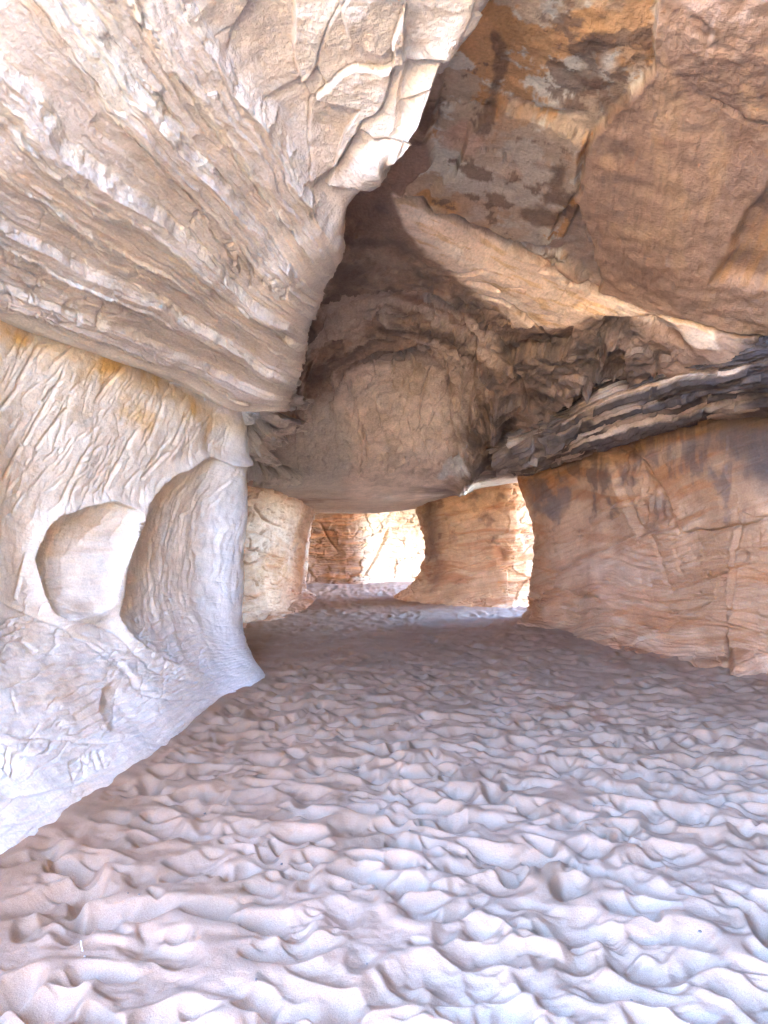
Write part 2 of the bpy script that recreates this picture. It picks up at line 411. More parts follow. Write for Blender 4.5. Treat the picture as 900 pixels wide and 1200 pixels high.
# ------------------------------------------------------------------ left wall
def build_left_wall():
    net = [
        [('w', -2.6, 1.0, 3.6), ('w', -2.7, 3.2, 3.7), (0, 300, 5.0), (90, 330, 5.7), (170, 350, 6.4), (235, 385, 7.2), (270, 420, 8.3), ('w', -3.6, 10.5, 3.6)],
        [('w', -2.35, 1.0, 2.9), (-130, 325, 3.7), (0, 368, 4.8), (90, 404, 5.4), (170, 432, 6.1), (240, 462, 6.9), (284, 496, 7.9), ('w', -3.5, 10.3, 2.8)],
        [('w', -2.35, 1.0, 2.4), (-130, 480, 3.7), (0, 490, 4.85), (90, 505, 5.5), (170, 520, 6.2), (243, 532, 7.1), (290, 560, 8.2), ('w', -3.5, 10.3, 2.2)],
        [('w', -2.35, 1.0, 1.7), (-130, 620, 3.7), (0, 620, 4.9), (90, 622, 5.6), (170, 630, 6.4), (238, 636, 7.4), (287, 640, 8.35), ('w', -3.5, 10.4, 1.5)],
        [('w', -2.35, 1.0, 1.1), (-130, 740, 3.55), (0, 740, 4.7), (90, 742, 5.4), (172, 745, 6.3), (240, 742, 7.35), (286, 730, 8.45), ('w', -3.4, 10.4, .8)],
        [('w', -2.2, 1.0, .55), (-120, 890, 3.7), (0, 860, 4.2), (96, 838, 4.95), (180, 812, 5.9), (250, 785, 7.2), (292, 765, 8.35), ('w', -3.2, 10.4, .35)],
        [('w', -1.95, 1.0, .0), (-130, 1100, 2.95), (0, 1012, 3.54), (100, 940, 4.31), (193, 876, 5.4), (262, 820, 6.95), (306, 786, 8.2), ('w', -3.0, 10.4, .0)],
        [('w', -1.8, 1.0, -.3), ('w', -1.75, 2.85, -.3), ('w', -1.65, 3.5, -.3), ('w', -1.55, 4.35, -.3), ('w', -1.45, 5.5, -.3), ('w', -1.35, 7.0, -.3), ('w', -1.2, 8.3, -.3), ('w', -2.8, 10.4, -.3)],
    ]
    s = Surf(net, 560, 700)
    P = s.P; px, py = s.px, s.py
    wx = px + 5 * fbm(P, 1.8, 4, seed=1); wy = py + 5 * fbm(P, 1.8, 4, seed=2)
    # scooped alcoves
    a1 = [(38, 655), (44, 632), (62, 610), (88, 597), (115, 590), (140, 590), (157, 603), (146, 640), (132, 680), (122, 713), (105, 726), (70, 727), (52, 705)]
    a1 = cr_line(a1 + [a1[0]], 60)[:-1]
    d = sdist(wx, wy, a1); w = 22 + 45 * st(wx, 60, 160) + 14 * st(wy, 690, 730)
    s.h -= .19 * np.where(d > 0, 1 - np.exp(-np.maximum(d, 0) / w), 0)
    a2 = [(133, 720), (138, 680), (148, 640), (158, 606), (176, 578), (205, 552), (243, 535), (280, 545), (340, 560), (340, 850), (250, 800), (190, 775), (150, 750)]
    d2 = sdist(wx, wy, a2); w2 = 20 + 40 * st(wx, 165, 255) + 45 * st(wy, 650, 780)
    in2 = np.where(d2 > 0, 1 - np.exp(-np.maximum(d2, 0) / w2), 0)
    s.h -= .17 * in2 * (1 - .85 * st(wx, 215, 288))
    # roll at rims
    s.h += .05 * np.exp(-(d / 9) ** 2) * (d < 0) + .05 * np.exp(-(d2 / 9) ** 2) * (d2 < 0)
    in1 = st(d, 0, 10)
    s.h += in1 * (.009 * facet(px / 26 + .3 * fbm(P, 3, 2, seed=26), py / 70, 41, 1.0, 1.0)[0] + .012 * fbm(np.stack([P[..., 0] * .5, P[..., 1] * .5, P[..., 2] * 10], -1), 1, 4, seed=27))
    # curved lip of the little lower scoop
    a3 = [(116, 830), (120, 808), (133, 795), (160, 790), (185, 800), (190, 830), (165, 860), (130, 855)]
    d3 = sdist(wx, wy, a3); w3 = 6 + 22 * st(wx, 130, 185)
    s.h -= .09 * np.where(d3 > 0, 1 - np.exp(-np.maximum(d3, 0) / w3), 0)
    # big undulation
    s.h += .07 * fbm(P, .8, 2, seed=5) + .012 * fbm(P, 3.0, 3, seed=6) + .004 * fbm(P, 14, 4, seed=7)
    # slanted gouges in the upper wall, wavy runnels inside the scoop, layers in the foot
    up = 1 - st(py, 600, 700)
    S, T = s.mid_ST()
    Q = np.stack([(P[..., 1] * 1.0 - P[..., 2] * .35) * 5.5, P[..., 2] * 1.8, P[..., 0] * 1.5], -1)
    Q = Q + .2 * np.stack([fbm(P, 2.2, 2, seed=11)] * 3, -1)
    g = fbm(Q, 1, 3, seed=12, ridged=True)
    s.h += -.0055 * np.clip(g, 0, 2) * (.35 + .65 * up) * (.35 + .65 * st(fbm(P, 1.5, 2, seed=13), -.3, .3)) * (1 - .7 * in2)
    Q2 = np.stack([P[..., 1] * 8, P[..., 2] * 1.6 + P[..., 1], P[..., 0] * 3], -1) + .5 * np.stack([fbm(P, 3, 3, seed=14)] * 3, -1)
    s.h += -.014 * fbm(Q2, 1, 4, seed=15, ridged=True) * in2
    zz = P[..., 2] + .16 * fbm(P, .9, 3, seed=16) + .05 * P[..., 1]
    lay = fbm(np.stack([P[..., 0] * .4, P[..., 1] * .4, zz * 11], -1), 1, 4, seed=17, gain=.6)
    foot = st(py, 690, 800) * 1.0
    q_ = s.V * 64 + 1.5 * fbm(P, .8, 3, seed=24) + .5 * fbm(P, 3, 3, seed=25); q_ = q_ - np.floor(q_)
    s.h += .010 * (q_ * 1.0 - st(q_, .82, 1.0)) * (.15 + .85 * foot) * (1 - .8 * up)
    s.h += .006 * lay * (.25 + .75 * foot) * (1 - .75 * up)
    foldl = [[(60, 727), (120, 735), (150, 765), (185, 790), (235, 800), (300, 796)], [(50, 740), (110, 752), (145, 785), (180, 815), (240, 820), (290, 808)],
             [(0, 705), (40, 720), (90, 745), (130, 775), (160, 800), (190, 812)], [(0, 855), (60, 862), (130, 868), (190, 850)], [(0, 965), (30, 960), (70, 945), (100, 938)],
             [(0, 930), (50, 925), (95, 915), (130, 905)], [(160, 745), (200, 770), (250, 790), (297, 795)]]
    for k, l in enumerate(foldl): groove(s, cr_line(l), 1.8, .014)
    rngl = np.random.default_rng(5)
    # long scored strokes
    strokes = [[(30, 520), (62, 455)], [(45, 525), (75, 480)], [(75, 590), (95, 540), (105, 520)], [(18, 440), (40, 405), (85, 398)], [(60, 425), (90, 400)], [(130, 560), (150, 520), (160, 500)],
               [(170, 520), (190, 470)], [(5, 560), (25, 525)], [(110, 470), (140, 430)], [(200, 520), (215, 490)], [(155, 640), (170, 590)], [(20, 700), (32, 650)], [(0, 480), (20, 450)], [(120, 585), (140, 545)], [(165, 560), (195, 530)]]
    for l in strokes: groove(s, l, 2.0, .013)
    for k in range(260):
        x0 = rngl.uniform(0, 265); y0 = rngl.uniform(405 + x0 * .3, 620); ln = rngl.uniform(10, 38); a = rngl.normal(-1.1, .25)
        groove(s, [(x0, y0), (x0 + ln * .5 * cos(a) + rngl.normal(0, 2), y0 + ln * .5 * sin(a)), (x0 + ln * cos(a), y0 + ln * sin(a))], rngl.uniform(.8, 1.5), rngl.uniform(.003, .008))
    for k in range(22):
        x0 = rngl.uniform(10, 230); y0 = rngl.uniform(740, 900 - .4 * x0); ln = rngl.uniform(12, 40); a = rngl.normal(-1.45, .25)
        groove(s, [(x0, y0), (x0 + ln * cos(a), y0 - ln * abs(sin(a)))], rngl.uniform(.8, 1.2), rngl.uniform(.004, .009))
    # carved letters low on the wall: NE and EMI
    def word(strokes_):
        for l in strokes_: groove(s, l, 1.5, .022)
    word([[(2, 905), (4, 882)], [(4, 882), (14, 900)], [(14, 900), (12, 875)], [(20, 905), (20, 880)], [(20, 880), (32, 876)], [(20, 890), (30, 887)], [(20, 905), (34, 900)]])
    word([[(84, 892), (88, 912)], [(84, 892), (94, 887)], [(86, 901), (94, 897)], [(88, 912), (98, 907)], [(100, 908), (99, 884)], [(99, 884), (107, 896)], [(107, 896), (110, 880)], [(110, 880), (115, 900)], [(118, 878), (124, 897)]])
    cracks(s, np.stack([P[..., 0] * 1.2, P[..., 1] * 1.2, zz * 6], -1), .05, .012, 23, st(py, 620, 740))
    s.h *= .5 + .5 * st(P[..., 2], .0, .4)
    # pigment
    pig = np.zeros(P.shape) + rgb(.76, .62, .46)
    nn = fbm(P, 1.3, 4, seed=20)
    pig = layer(pig, rgb(.82, .70, .55), st(nn, -.1, .5))
    pig = layer(pig, rgb(.78, .70, .60), .8 * st(py, 640, 800))  # paler foot rock; warm-to-neutral change also stands in for warm bounce above
    oc1, _ = seg_dist(wx, wy, [(-60, 350), (0, 385), (60, 425), (110, 445), (150, 475), (180, 500)])
    oc2, _ = seg_dist(wx, wy, [(60, 412), (150, 430), (210, 462), (240, 500), (255, 525)])
    mot = st(fbm(P, 3.5, 4, seed=21), -.45, .55)
    pig = layer(pig, rgb(.70, .42, .15), (.95 * np.exp(-(oc1 / 17) ** 2) + .9 * np.exp(-(oc2 / 13) ** 2)) * mot)
    pig = layer(pig, rgb(.68, .50, .32), .55 * st(fbm(P * np.array([.6, .6, 2.2]), 1.4, 4, seed=22), .15, .8) * st(px, 260, 90))
    pig = layer(pig, rgb(.66, .49, .33), in1 * .7 * st(fbm(np.stack([P[..., 0] * .5, P[..., 1] * .5, P[..., 2] * 6], -1), 1, 5, seed=28), -.15, .5))
    rust = st(lay, .45, 1.0) * foot
    pig = layer(pig, rgb(.62, .40, .26), .4 * rust * st(px, 190, 60))
    pig = layer(pig, rgb(.70, .70, .68), .5 * st(py, 470, 520) * st(px, 225, 275))
    o = s.done('rock_wall', M_WHITE, pig)
    tag(o, 'white carved sandstone wall with scooped alcoves, ochre top edge and flared foot', 'rock wall', kind='thing')
build_left_wall()

# ------------------------------------------------------------------ overhanging slab, upper left
SLAB3 = [at(0, 362, 4.55), at(345, 458, 6.7), at(330, 0, 3.3)]
def slab_d(px, py):
    a, b, c = SLAB3; n = np.cross(b - a, c - a)
    r = at(px, py, 1.0) - np.array([0, 0, EYE])
    return float(np.dot(n, a - np.array([0, 0, EYE])) / np.dot(n, r))

def build_slab():
    lines = [
        [(-330, 270), (-150, 318), (0, 372), (100, 410), (200, 448), (280, 478), (335, 478)],
        [(-330, 200), (-150, 255), (0, 325), (100, 368), (200, 410), (280, 445), (338, 466)],
        [(-330, 120), (-150, 190), (0, 270), (110, 325), (200, 370), (280, 415), (344, 452)],
        [(-330, 0), (-150, 100), (0, 200), (105, 272), (195, 325), (278, 380), (350, 430)],
        [(-330, -120), (-150, 0), (0, 100), (90, 190), (180, 262), (270, 336), (352, 402)],
        [(-250, -260), (-90, -120), (35, 0), (120, 112), (200, 200), (284, 292), (358, 372)],
        [(-100, -300), (20, -140), (112, 0), (185, 105), (255, 190), (318, 268), (372, 340)],
        [(60, -300), (140, -140), (205, 0), (255, 80), (305, 150), (352, 230), (396, 300)],
        [(220, -300), (260, -140), (290, 0), (335, 72), (368, 130), (392, 185), (406, 246)],
        [(370, -300), (375, -140), (385, 0), (402, 60), (414, 115), (420, 165), (428, 218)],
        [(520, -300), (490, -140), (478, 0), (474, 50), (468, 100), (462, 150), (450, 200)],
        [(680, -300), (620, -140), (580, -8), (561, 32), (528, 76), (500, 130), (464, 190)],
    ]
    net = []
    for j, l in enumerate(lines):
        row = []
        for i, (x, y) in enumerate(l):
            d = slab_d(x, y)
            if j >= 9: d *= 1 - .035 * (j - 8)
            row.append((x, y, d))
        x, y, d = row[-1]
        row.append((x - 4, y - 10, d + 1.2)); row.append((x - 40, y - 20, d + 3.0))
        net.append(row)
    last = [tuple(c) for c in net[-1]]
    net.append([(x - 14, y - 8, d + .9) for x, y, d in last]); net.append([(x - 60, y - 20, d + 2.2) for x, y, d in last])
    first = net[0]
    net.insert(0, [(x, y + 4, d + .5) for x, y, d in first])
    C = world_pts(net)
    C[..., 2] = np.minimum(C[..., 2], 4.74)
    s = Surf(C, 760, 900, lin=.25)
    P = s.P; px, py = s.px, s.py
    nrow = len(net) - 1
    v = s.V * nrow                       # row index
    S, T = s.mid_ST()
    fine = fbm(P, 9, 4, seed=31)
    vw = v + .10 * fbm(P, 1.6, 3, seed=32) + .05 * fbm(P, 7, 3, seed=33)
    # exfoliated layers: flat strip then a rough broken step
    edges = np.array([1.0, 1.55, 2.05, 2.9, 3.35, 4.15, 5.0, 5.4, 6.2, 6.95, 7.5, 8.3])
    stp = np.array([.05, .06, .10, .06, .12, .12, .05, .12, .10, .08, .09, .05])
    sel = np.clip(np.searchsorted(edges, vw) - 1, 0, len(edges) - 2)
    a = edges[sel]; b = edges[sel + 1]; t = np.clip((vw - a) / (b - a), 0, 1)
    mask = st(vw, .9, 1.2) * (1 - st(vw, 8.1, 8.6))
    fade = .45 + .55 * st(s.U, .15, .5)
    lev = np.array([.0, .05, .01, .085, .02, .07, .13, .055, .14, .07, .12, .05])
    mask = st(vw, .9, 1.1) * (1 - st(vw, 8.1, 8.5))
    fade = .35 + .65 * st(s.U, .1, .4); fade = fade * (1 - .85 * st(s.U * (len(net[0]) - 1), 5.2, 5.95))
    bw = np.array([.25, .35, .2, .45, .22, .34, .4, .2, .30, .25, .3])[np.minimum(sel, 10)]
    bw = np.clip(bw + .16 * noise(np.stack([S * 1.1, sel * 5.3, 0 * S], -1)), .1, .8)
    band = st(t, 1 - bw - .02, 1 - bw + .03)
    tb = np.clip((t - 1 + bw) / bw, 0, 1)
    L0 = lev[sel]; L1 = lev[np.minimum(sel + 1, 11)]
    steps = np.floor(tb * 3 + .6 * noise(np.stack([S * 2.2, vw * 3, 0 * S], -1)) + .5) / 3
    s.h += mask * fade * (L0 + (L1 - L0) * np.clip(.35 * tb + .65 * steps, 0, 1))
    pres = st(noise(np.stack([S * .55, sel * 7.7, 0 * S], -1)), -.35, .25)
    s.h += mask * fade * .012 * pres * np.exp(-((t - (1 - bw)) / .04) ** 2)
    riser = band * mask * (.35 + .65 * st(noise(np.stack([S * .7, sel * 3.3, 0 * S + 4], -1)), -.3, .2))
    blk, edge = facet(S * 2.6 + vw * 1.5 + .5 * fbm(P, 3, 2, seed=35), vw * 4.0, 4, .05, .09)
    s.h += riser * (.011 * fine + blk * .6)
    s.h += (1 - riser) * mask * (.0035 * fine + .010 * fbm(np.stack([S * 1.2, vw * 8, 0 * S], -1), 1, 3, seed=36))
    k2 = vw * 5.5 + .8 * noise(np.stack([S * .9, vw * .7, 0 * S + 2], -1)); f2_ = k2 - np.floor(k2)
    kr = h2(np.floor(k2), np.floor(S * .8 + 3 * noise(np.stack([0 * S, np.floor(k2) * 3.7, 0 * S], -1))), 12) / 4294967295.
    s.h += mask * fade * (.5 + .5 * riser) * .036 * (kr - .5) * st(f2_, .0, .12) * (1 - st(f2_, .9, 1.0))
    s.h += mask * fade * .016 * (f2_ - st(f2_, .93, 1.0)) * (.3 + .7 * kr)
    
    # broken blocks on the right lobe
    lob = st(vw, 8.0, 8.6)
    f, e = facet(px / 95 + .2 * fbm(P, 2, 3, seed=37), py / 90 + px / 200 + .2 * fbm(P, 2, 3, seed=38), 9, .06, .09)
    s.h += lob * f * 1.0 - lob * .012 * np.exp(-(e / .03) ** 2) + lob * .009 * fine
    s.h += .05 * fbm(P, .9, 2, seed=39)
    lx_ = px + 4 * fbm(P, 4, 3, seed=44); ly_ = py + 4 * fbm(P, 4, 3, seed=45)
    for poly, dp in [([(344, -200), (345, 40), (350, 88), (362, 108), (420, 125), (402, 165), (384, 212), (440, 220), (466, 150), (474, 60), (480, -200)], .05),
                     ([(352, -200), (392, -40), (410, 40), (452, 58), (474, 40), (480, -200)], .04),
                     ([(474, -200), (472, 60), (465, 118), (500, 110), (540, 80), (640, 0), (680, -200)], .02)]:
        s.h += dp * st(sdist(lx_, ly_, poly), -2, 2.5)
    rngl = np.random.default_rng(8)
    for k in range(110):
        x0 = rngl.uniform(-20, 320); y0 = rngl.uniform(250 + .2 * x0, 365 + .3 * x0); a_ = rngl.choice([.5, -.9, 1.2]) + rngl.normal(0, .2); ln = rngl.uniform(8, 26)
        groove(s, [(x0, y0), (x0 + ln * cos(a_), y0 + ln * sin(a_))], rngl.uniform(.8, 1.3), rngl.uniform(.005, .011))
    # carved letters: EMNEZ and SP
    def word(ls, w=1.35, dp=.016):
        for l in ls: groove(s, l, w, dp)
    word([[(262, 282), (272, 302)], [(262, 282), (275, 278)], [(267, 291), (277, 288)], [(272, 302), (284, 299)],
          [(280, 316), (278, 296)], [(278, 296), (289, 308)], [(289, 308), (290, 294)], [(290, 294), (298, 318)],
          [(292, 328), (292, 304)], [(292, 304), (308, 326)], [(308, 326), (306, 304)],
          [(308, 312), (318, 334)], [(308, 312), (320, 309)], [(313, 322), (323, 319)], [(318, 334), (330, 331)],
          [(324, 324), (334, 322)], [(334, 322), (328, 343)], [(328, 343), (342, 341)]])
    word([cr_line([(98, 350), (84, 350), (76, 358), (90, 364), (84, 372), (66, 372)], 20)], 2.2, .025)
    word([[(112, 378), (124, 352)], cr_line([(122, 356), (142, 362), (144, 370), (116, 369)], 12)], 2.2, .025)
    word([[(222, 252), (232, 243)], [(232, 243), (240, 250)], [(224, 244), (240, 236)], [(20, 318), (40, 345)], [(30, 345), (48, 320)], [(2, 325), (14, 345)]])
    # pigment: warm grey skin on the strips, fresh pale stone where it has broken
    pig = np.zeros(P.shape) + rgb(.52, .42, .35)
    pig = layer(pig, rgb(.58, .475, .395), st(fbm(P, 1.2, 4, seed=40), -.2, .5))
    pig = layer(pig, rgb(.68, .575, .465), riser * st(fine, -.7, .3) * .95)
    pig = layer(pig, rgb(.70, .59, .475), np.exp(-((t) / .06) ** 2) * mask * .7)
    och = st(fbm(np.stack([S * .7, vw * 1.3, 0 * S], -1), 1, 4, seed=41), .1, .7)
    pig = layer(pig, rgb(.66, .46, .30), .5 * och * st(px + .3 * py, 330, 120) * st(vw, 3.0, 4.5))
    pig = layer(pig, rgb(.74, .66, .55), .7 * np.exp(-((px - 95 - .45 * py) / 22) ** 2) * st(py, 150, 60))
    pig = layer(pig, rgb(.60, .46, .36), .5 * st(fbm(P, 2, 4, seed=42), .1, .6) * lob)
    pig = layer(pig, rgb(.76, .66, .53), .7 * (1 - st(vw, 1.05, 1.5)))
    pig = layer(pig, rgb(.66, .50, .38), .55 * st(fbm(np.stack([S * 1.5, vw * 12 + S, 0 * S], -1), 1, 3, seed=43), .2, .8) * (1 - riser) * mask * st(px, 200, 300))
    o = s.done('rock_overhang', M_GREY, pig)
    tag(o, 'huge pale grey overhanging slab with fanned broken layers and scratched names', 'rock slab', kind='thing')
build_slab()

# ------------------------------------------------------------------ ceiling
def build_ceiling():
    def hd(py, h): return (h - EYE) * F / (HOR - py)
    net = [
        [('w', -3.2, .2, 5), ('w', -1.6, .2, 5), ('w', -.2, .2, 5), ('w', .7, .1, 5), ('w', 1.4, -1.4, 5), ('w', 3.2, -2.6, 4.9), ('w', 5, -2.6, 4.9), ('w', 8.5, -2.6, 4.9)],
        [('w', -3.2, .3, 4.8), ('w', -1.6, .3, 4.8), ('w', -.2, .3, 4.8), ('w', .7, .2, 4.8), ('w', 1.4, -1.2, 4.5), ('w', 3.2, -2.3, 4.85), ('w', 5, -2.35, 4.85), ('w', 8.5, -2.35, 4.85)],
        [('w', -3.0, 1.6, 4.5), ('w', -1.4, 1.6, 4.5), ('w', 0, 1.6, 4.4), ('w', .8, 1.5, 4.3), ('w', 1.6, 1.3, 4.2), ('w', 2.5, 1.0, 4.1), ('w', 5, .6, 4.0), ('w', 8.2, .4, 3.8)],
        [(100, 0, hd(0, 4.3)), (330, 0, hd(0, 4.25)), (480, 0, hd(0, 4.15)), (590, 0, hd(0, 4.1)), (700, 0, hd(0, 3.95)), (800, 0, hd(0, 3.9)), (1000, 0, hd(0, 3.8)), ('w', 7.5, 3.0, 3.4)],
        [(150, 120, hd(120, 4.35)), (330, 120, hd(120, 4.3)), (490, 120, hd(120, 4.25)), (590, 120, hd(120, 4.15)), (700, 130, hd(130, 3.95)), (800, 140, hd(140, 3.85)), (1000, 160, hd(160, 3.7)), ('w', 7.4, 4.4, 3.3)],
        [(250, 200, hd(200, 4.3)), (400, 205, hd(205, 4.25)), (480, 225, hd(225, 4.2)), (580, 280, hd(280, 4.1)), (700, 335, hd(335, 3.85)), (800, 362, hd(362, 3.5)), (1000, 415, hd(415, 3.1)), ('w', 7.2, 5.2, 2.9)],
        [(270, 250, 6.2), (400, 248, 6.15), (470, 262, 6.05), (560, 318, 6.75), (660, 366, 7.25), (760, 385, 6.9), (1000, 430, 6.4), ('w', 7.1, 5.6, 2.7)],
        [(280, 330, 7.0), (380, 345, 7.3), (470, 335, 7.3), (560, 372, 7.7), (650, 400, 7.75), (750, 412, 7.35), (1000, 455, 6.6), ('w', 7.0, 6.0, 2.6)],
        [(290, 440, 8.6), (370, 420, 8.5), (460, 410, 8.7), (550, 425, 8.7), (640, 446, 8.6), (750, 455, 8.1), (1000, 480, 7.2), ('w', 6.9, 6.6, 2.5)],
        [(290, 500, 9.3), (360, 490, 9.6), (455, 478, 10.0), (545, 482, 9.9), (630, 490, 9.8), (750, 490, 9.1), (1000, 500, 8.0), ('w', 6.9, 7.4, 2.4)],
        [(290, 545, 10.6), (355, 545, 11.1), (450, 545, 11.8), (540, 535, 11.5), (630, 530, 11.2), (760, 520, 10.4), (1000, 515, 9.2), ('w', 6.9, 8.6, 2.4)],
        [(290, 572, 12.6), (350, 575, 12.8), (450, 582, 13.8), (540, 572, 13.4), (620, 558, 13.2), (760, 540, 12.2), (1000, 530, 11.0), ('w', 6.9, 10.6, 2.5)],
        [(280, 582, 14.6), (350, 588, 14.8), (440, 593, 15.2), (530, 578, 15.2), (630, 562, 15.0), (720, 552, 14.4), ('w', 3.2, 14.6, 3.2), ('w', 3.4, 14.6, 4.7)],
        [(280, 593, 17.2), (350, 600, 17.2), (440, 602, 17.4), (530, 590, 17.2), (630, 575, 17.2), (720, 560, 17.0), ('w', 3.2, 17, 3.2), ('w', 3.4, 17, 4.7)],
        [('w', -4, 20, 2.1), ('w', -2.2, 20, 2.1), ('w', 0, 20, 2.2), ('w', 2, 20, 2.3), ('w', 2.6, 20, 2.5), ('w', 2.9, 20, 2.7), ('w', 3.2, 20, 3.2), ('w', 3.4, 20, 4.7)],
        [('w', -4, 27, 2.9), ('w', -2.2, 27, 2.9), ('w', 0, 27, 2.9), ('w', 2, 27, 2.9), ('w', 2.6, 27, 3), ('w', 2.9, 27, 3), ('w', 3.2, 27, 3.2), ('w', 3.4, 27, 4.7)],
    ]
    s = Surf(net, 780, 1000, lin=.45); s.cut = 2.6
    P = s.P; px, py = s.px, s.py
    wx = px + 7 * fbm(P, 1.6, 4, seed=51); wy = py + 7 * fbm(P, 1.6, 4, seed=52)
    wx2 = px + 3 * fbm(P, 4, 4, seed=53); wy2 = py + 3 * fbm(P, 4, 4, seed=54)
    fine = fbm(P, 8, 5, seed=55)
    dome = [(345, 470), (352, 410), (380, 372), (430, 345), (480, 338), (530, 352), (575, 385), (595, 430), (570, 480), (545, 530), (545, 680), (330, 680)]
    dark_zone = st(sdist(wx, wy, [(330, 600), (345, 430), (405, 240), (470, 300), (560, 345), (640, 392), (720, 370), (800, 420), (700, 560), (560, 590)]), -15, 20)
    # general rock roughness
    f1, e1 = facet(px / 60 + .5 * fbm(P, 1.2, 3, seed=56), py / 42 + .5 * fbm(P, 1.2, 3, seed=57), 13, .22, .30)
    f2, e2 = facet(px / 24 + .5 * fbm(P, 2.5, 3, seed=58), py / 20 + px / 90 + .5 * fbm(P, 2.5, 3, seed=59), 14, .07, .11)
    domem = st(sdist(wx2, wy2, dome), -4, 4)
    rough = dark_zone * (1 - .8 * domem) * st(py, 320, 400) * (1 - .97 * st(P[..., 1], 10.5, 13))
    s.h += rough * (f1 + f2) * .8
    s.h += (.012 + .012 * dark_zone) * fine * (1 - .85 * st(P[..., 1], 11, 13.5)) + .05 * fbm(P, 1.1, 3, seed=60) * st(py, 340, 420) * (1 - .6 * st(P[..., 1], 12, 15)) + .5 * f2 * dark_zone * domem * st(py, 330, 400) * (1 - st(py, 400, 450))
    # shells peeled off the dome: each arc is a step up into the roof
    arcs = [([(350, 480), (352, 420), (385, 380), (440, 350), (480, 344), (525, 358), (552, 398), (556, 440), (548, 540), (550, 680), (330, 680)], .22),
            ([(395, 560), (398, 490), (420, 458), (455, 440), (497, 438), (520, 462), (528, 500), (524, 580), (520, 680), (380, 680)], .15),
            ([(362, 470), (380, 425), (430, 395), (490, 385), (530, 410), (540, 470), (535, 680), (345, 680)], .07)]
    for poly, dp in arcs: s.h -= dp * st(sdist(wx2, wy2, poly), -1.5, 2.5) * (1 - st(py, 480, 550))
    # broken shelf edge between mottled panel and brown slab
    panel = [(478, 228), (520, 90), (600, -80), (640, -80), (790, -60), (760, 90), (700, 160), (672, 240), (705, 340), (640, 318), (560, 275)]
    wx3 = px + 14 * fbm(P, 1.3, 5, seed=63); wy3 = py + 14 * fbm(P, 1.3, 5, seed=64)
    dpan = sdist(wx3, wy3, panel)
    s.h -= .06 * st(dpan, -2, 4) * st(py, 380, 330)
    low = [(500, 245), (530, 180), (590, 128), (660, 150), (690, 165), (668, 240), (640, 290), (560, 270)]
    dlow = sdist(wx3, wy3, low)
    s.h += .06 * st(dlow, -1.5, 2.5)
    tongue = [(466, 232), (520, 258), (590, 290), (660, 312), (690, 340), (702, 346), (705, 330), (690, 280), (676, 250), (655, 290), (600, 285), (540, 255)]
    s.h -= .06 * st(sdist(wx2, wy2, tongue), -1.5, 2)
    shell = [(870, 250), (845, 300), (830, 335), (900, 345), (980, 340), (980, 200), (900, 215)]
    dsh = sdist(wx, wy, shell)
    s.h -= .08 * st(dsh, -2, 14)
    # chiselled skin of the brown slab
    brown = st(-dpan, 0, 12) * st(px, 660, 700) * (1 - st(wy - (.42 * wx), 30, 50))
    Qb = np.stack([px / 9. + py / 60., py / 70., 0 * px], -1)
    s.h += brown * (.004 * fbm(Qb, 1, 3, seed=61) + .012 * fbm(P, 4, 3, seed=66))
    for l, w, dp in [([(465, 232), (540, 262), (612, 300), (690, 340), (704, 346)], 1.6, .03), ([(704, 346), (770, 372), (860, 392), (900, 398)], 1.8, .04),
                     ([(590, 128), (640, 140), (692, 152)], 1.3, .02), ([(430, 515), (432, 545)], 1.2, .03), ([(545, 330), (585, 340)], 1.5, .02),
                     ([(350, 395), (395, 372), (440, 352), (480, 346)], 1.8, .04), ([(460, 440), (480, 460), (505, 480)], 1.3, .03), ([(500, 372), (540, 396), (556, 430)], 1.8, .05),
                     ([(400, 405), (470, 395), (520, 400)], 1.2, .02), ([(420, 470), (425, 520), (422, 560)], 1.1, .02), ([(352, 440), (380, 396), (430, 362), (480, 346), (528, 360), (553, 400), (556, 436)], 2.6, .05), ([(398, 500), (418, 462), (455, 441), (497, 439), (521, 464), (526, 500)], 2.2, .05), ([(362, 460), (385, 424), (432, 400), (490, 396)], 1.5, .03), ([(365, 420), (410, 384), (470, 366), (520, 380)], 1.4, .025), ([(556, 345), (600, 360), (640, 392)], 1.6, .03), ([(600, 405), (640, 425), (690, 420)], 1.4, .03), ([(575, 395), (610, 440), (620, 480)], 1.6, .03), ([(640, 440), (672, 460), (690, 440)], 1.4, .02), ([(500, 470), (490, 510), (505, 545)], 1.2, .02), ([(460, 450), (462, 480)], 1.0, .015), ([(480, 300), (520, 320), (570, 318)], 1.4, .02)]:
        groove(s, cr_line(l), w, dp, wx2, wy2)
    # rough shattered rib running down between dome and ledge
    ribl = [([(712, 402), (706, 430), (685, 465), (672, 495)], 9, .12), ([(585, 470), (575, 500), (560, 530), (540, 570)], 9, .12), ([(560, 440), (590, 470), (620, 480)], 6, .05), ([(720, 375), (760, 380), (800, 408)], 8, -.10)]
    for l, w, dp in ribl:
        d, a_ = seg_dist(wx2, wy2, cr_line(l))
        s.h += dp * np.exp(-(d / w) ** 2) * (1 + .3 * fbm(np.stack([px / 5, py / 16, 0 * px], -1), 1, 3, seed=62))
    # onion shells round the dome
    rr = np.hypot((wx2 - 455) / 1.0, (wy2 - 575) / 1.3) / 15. + .8 * fbm(P, 1.4, 4, seed=65)
    kk = np.floor(rr); fr = rr - kk; ang = np.arctan2(wy2 - 575, wx2 - 455)
    kq = h2(kk, np.floor(ang * 3 + 2.5 * noise(np.stack([kk * 3.3, 0 * rr, 0 * rr], -1))), 21) / 4294967295.
    shell_m = dark_zone * st(py, 320, 360) * (1 - st(px, 560, 610)) * (1 - st(py, 545, 575))
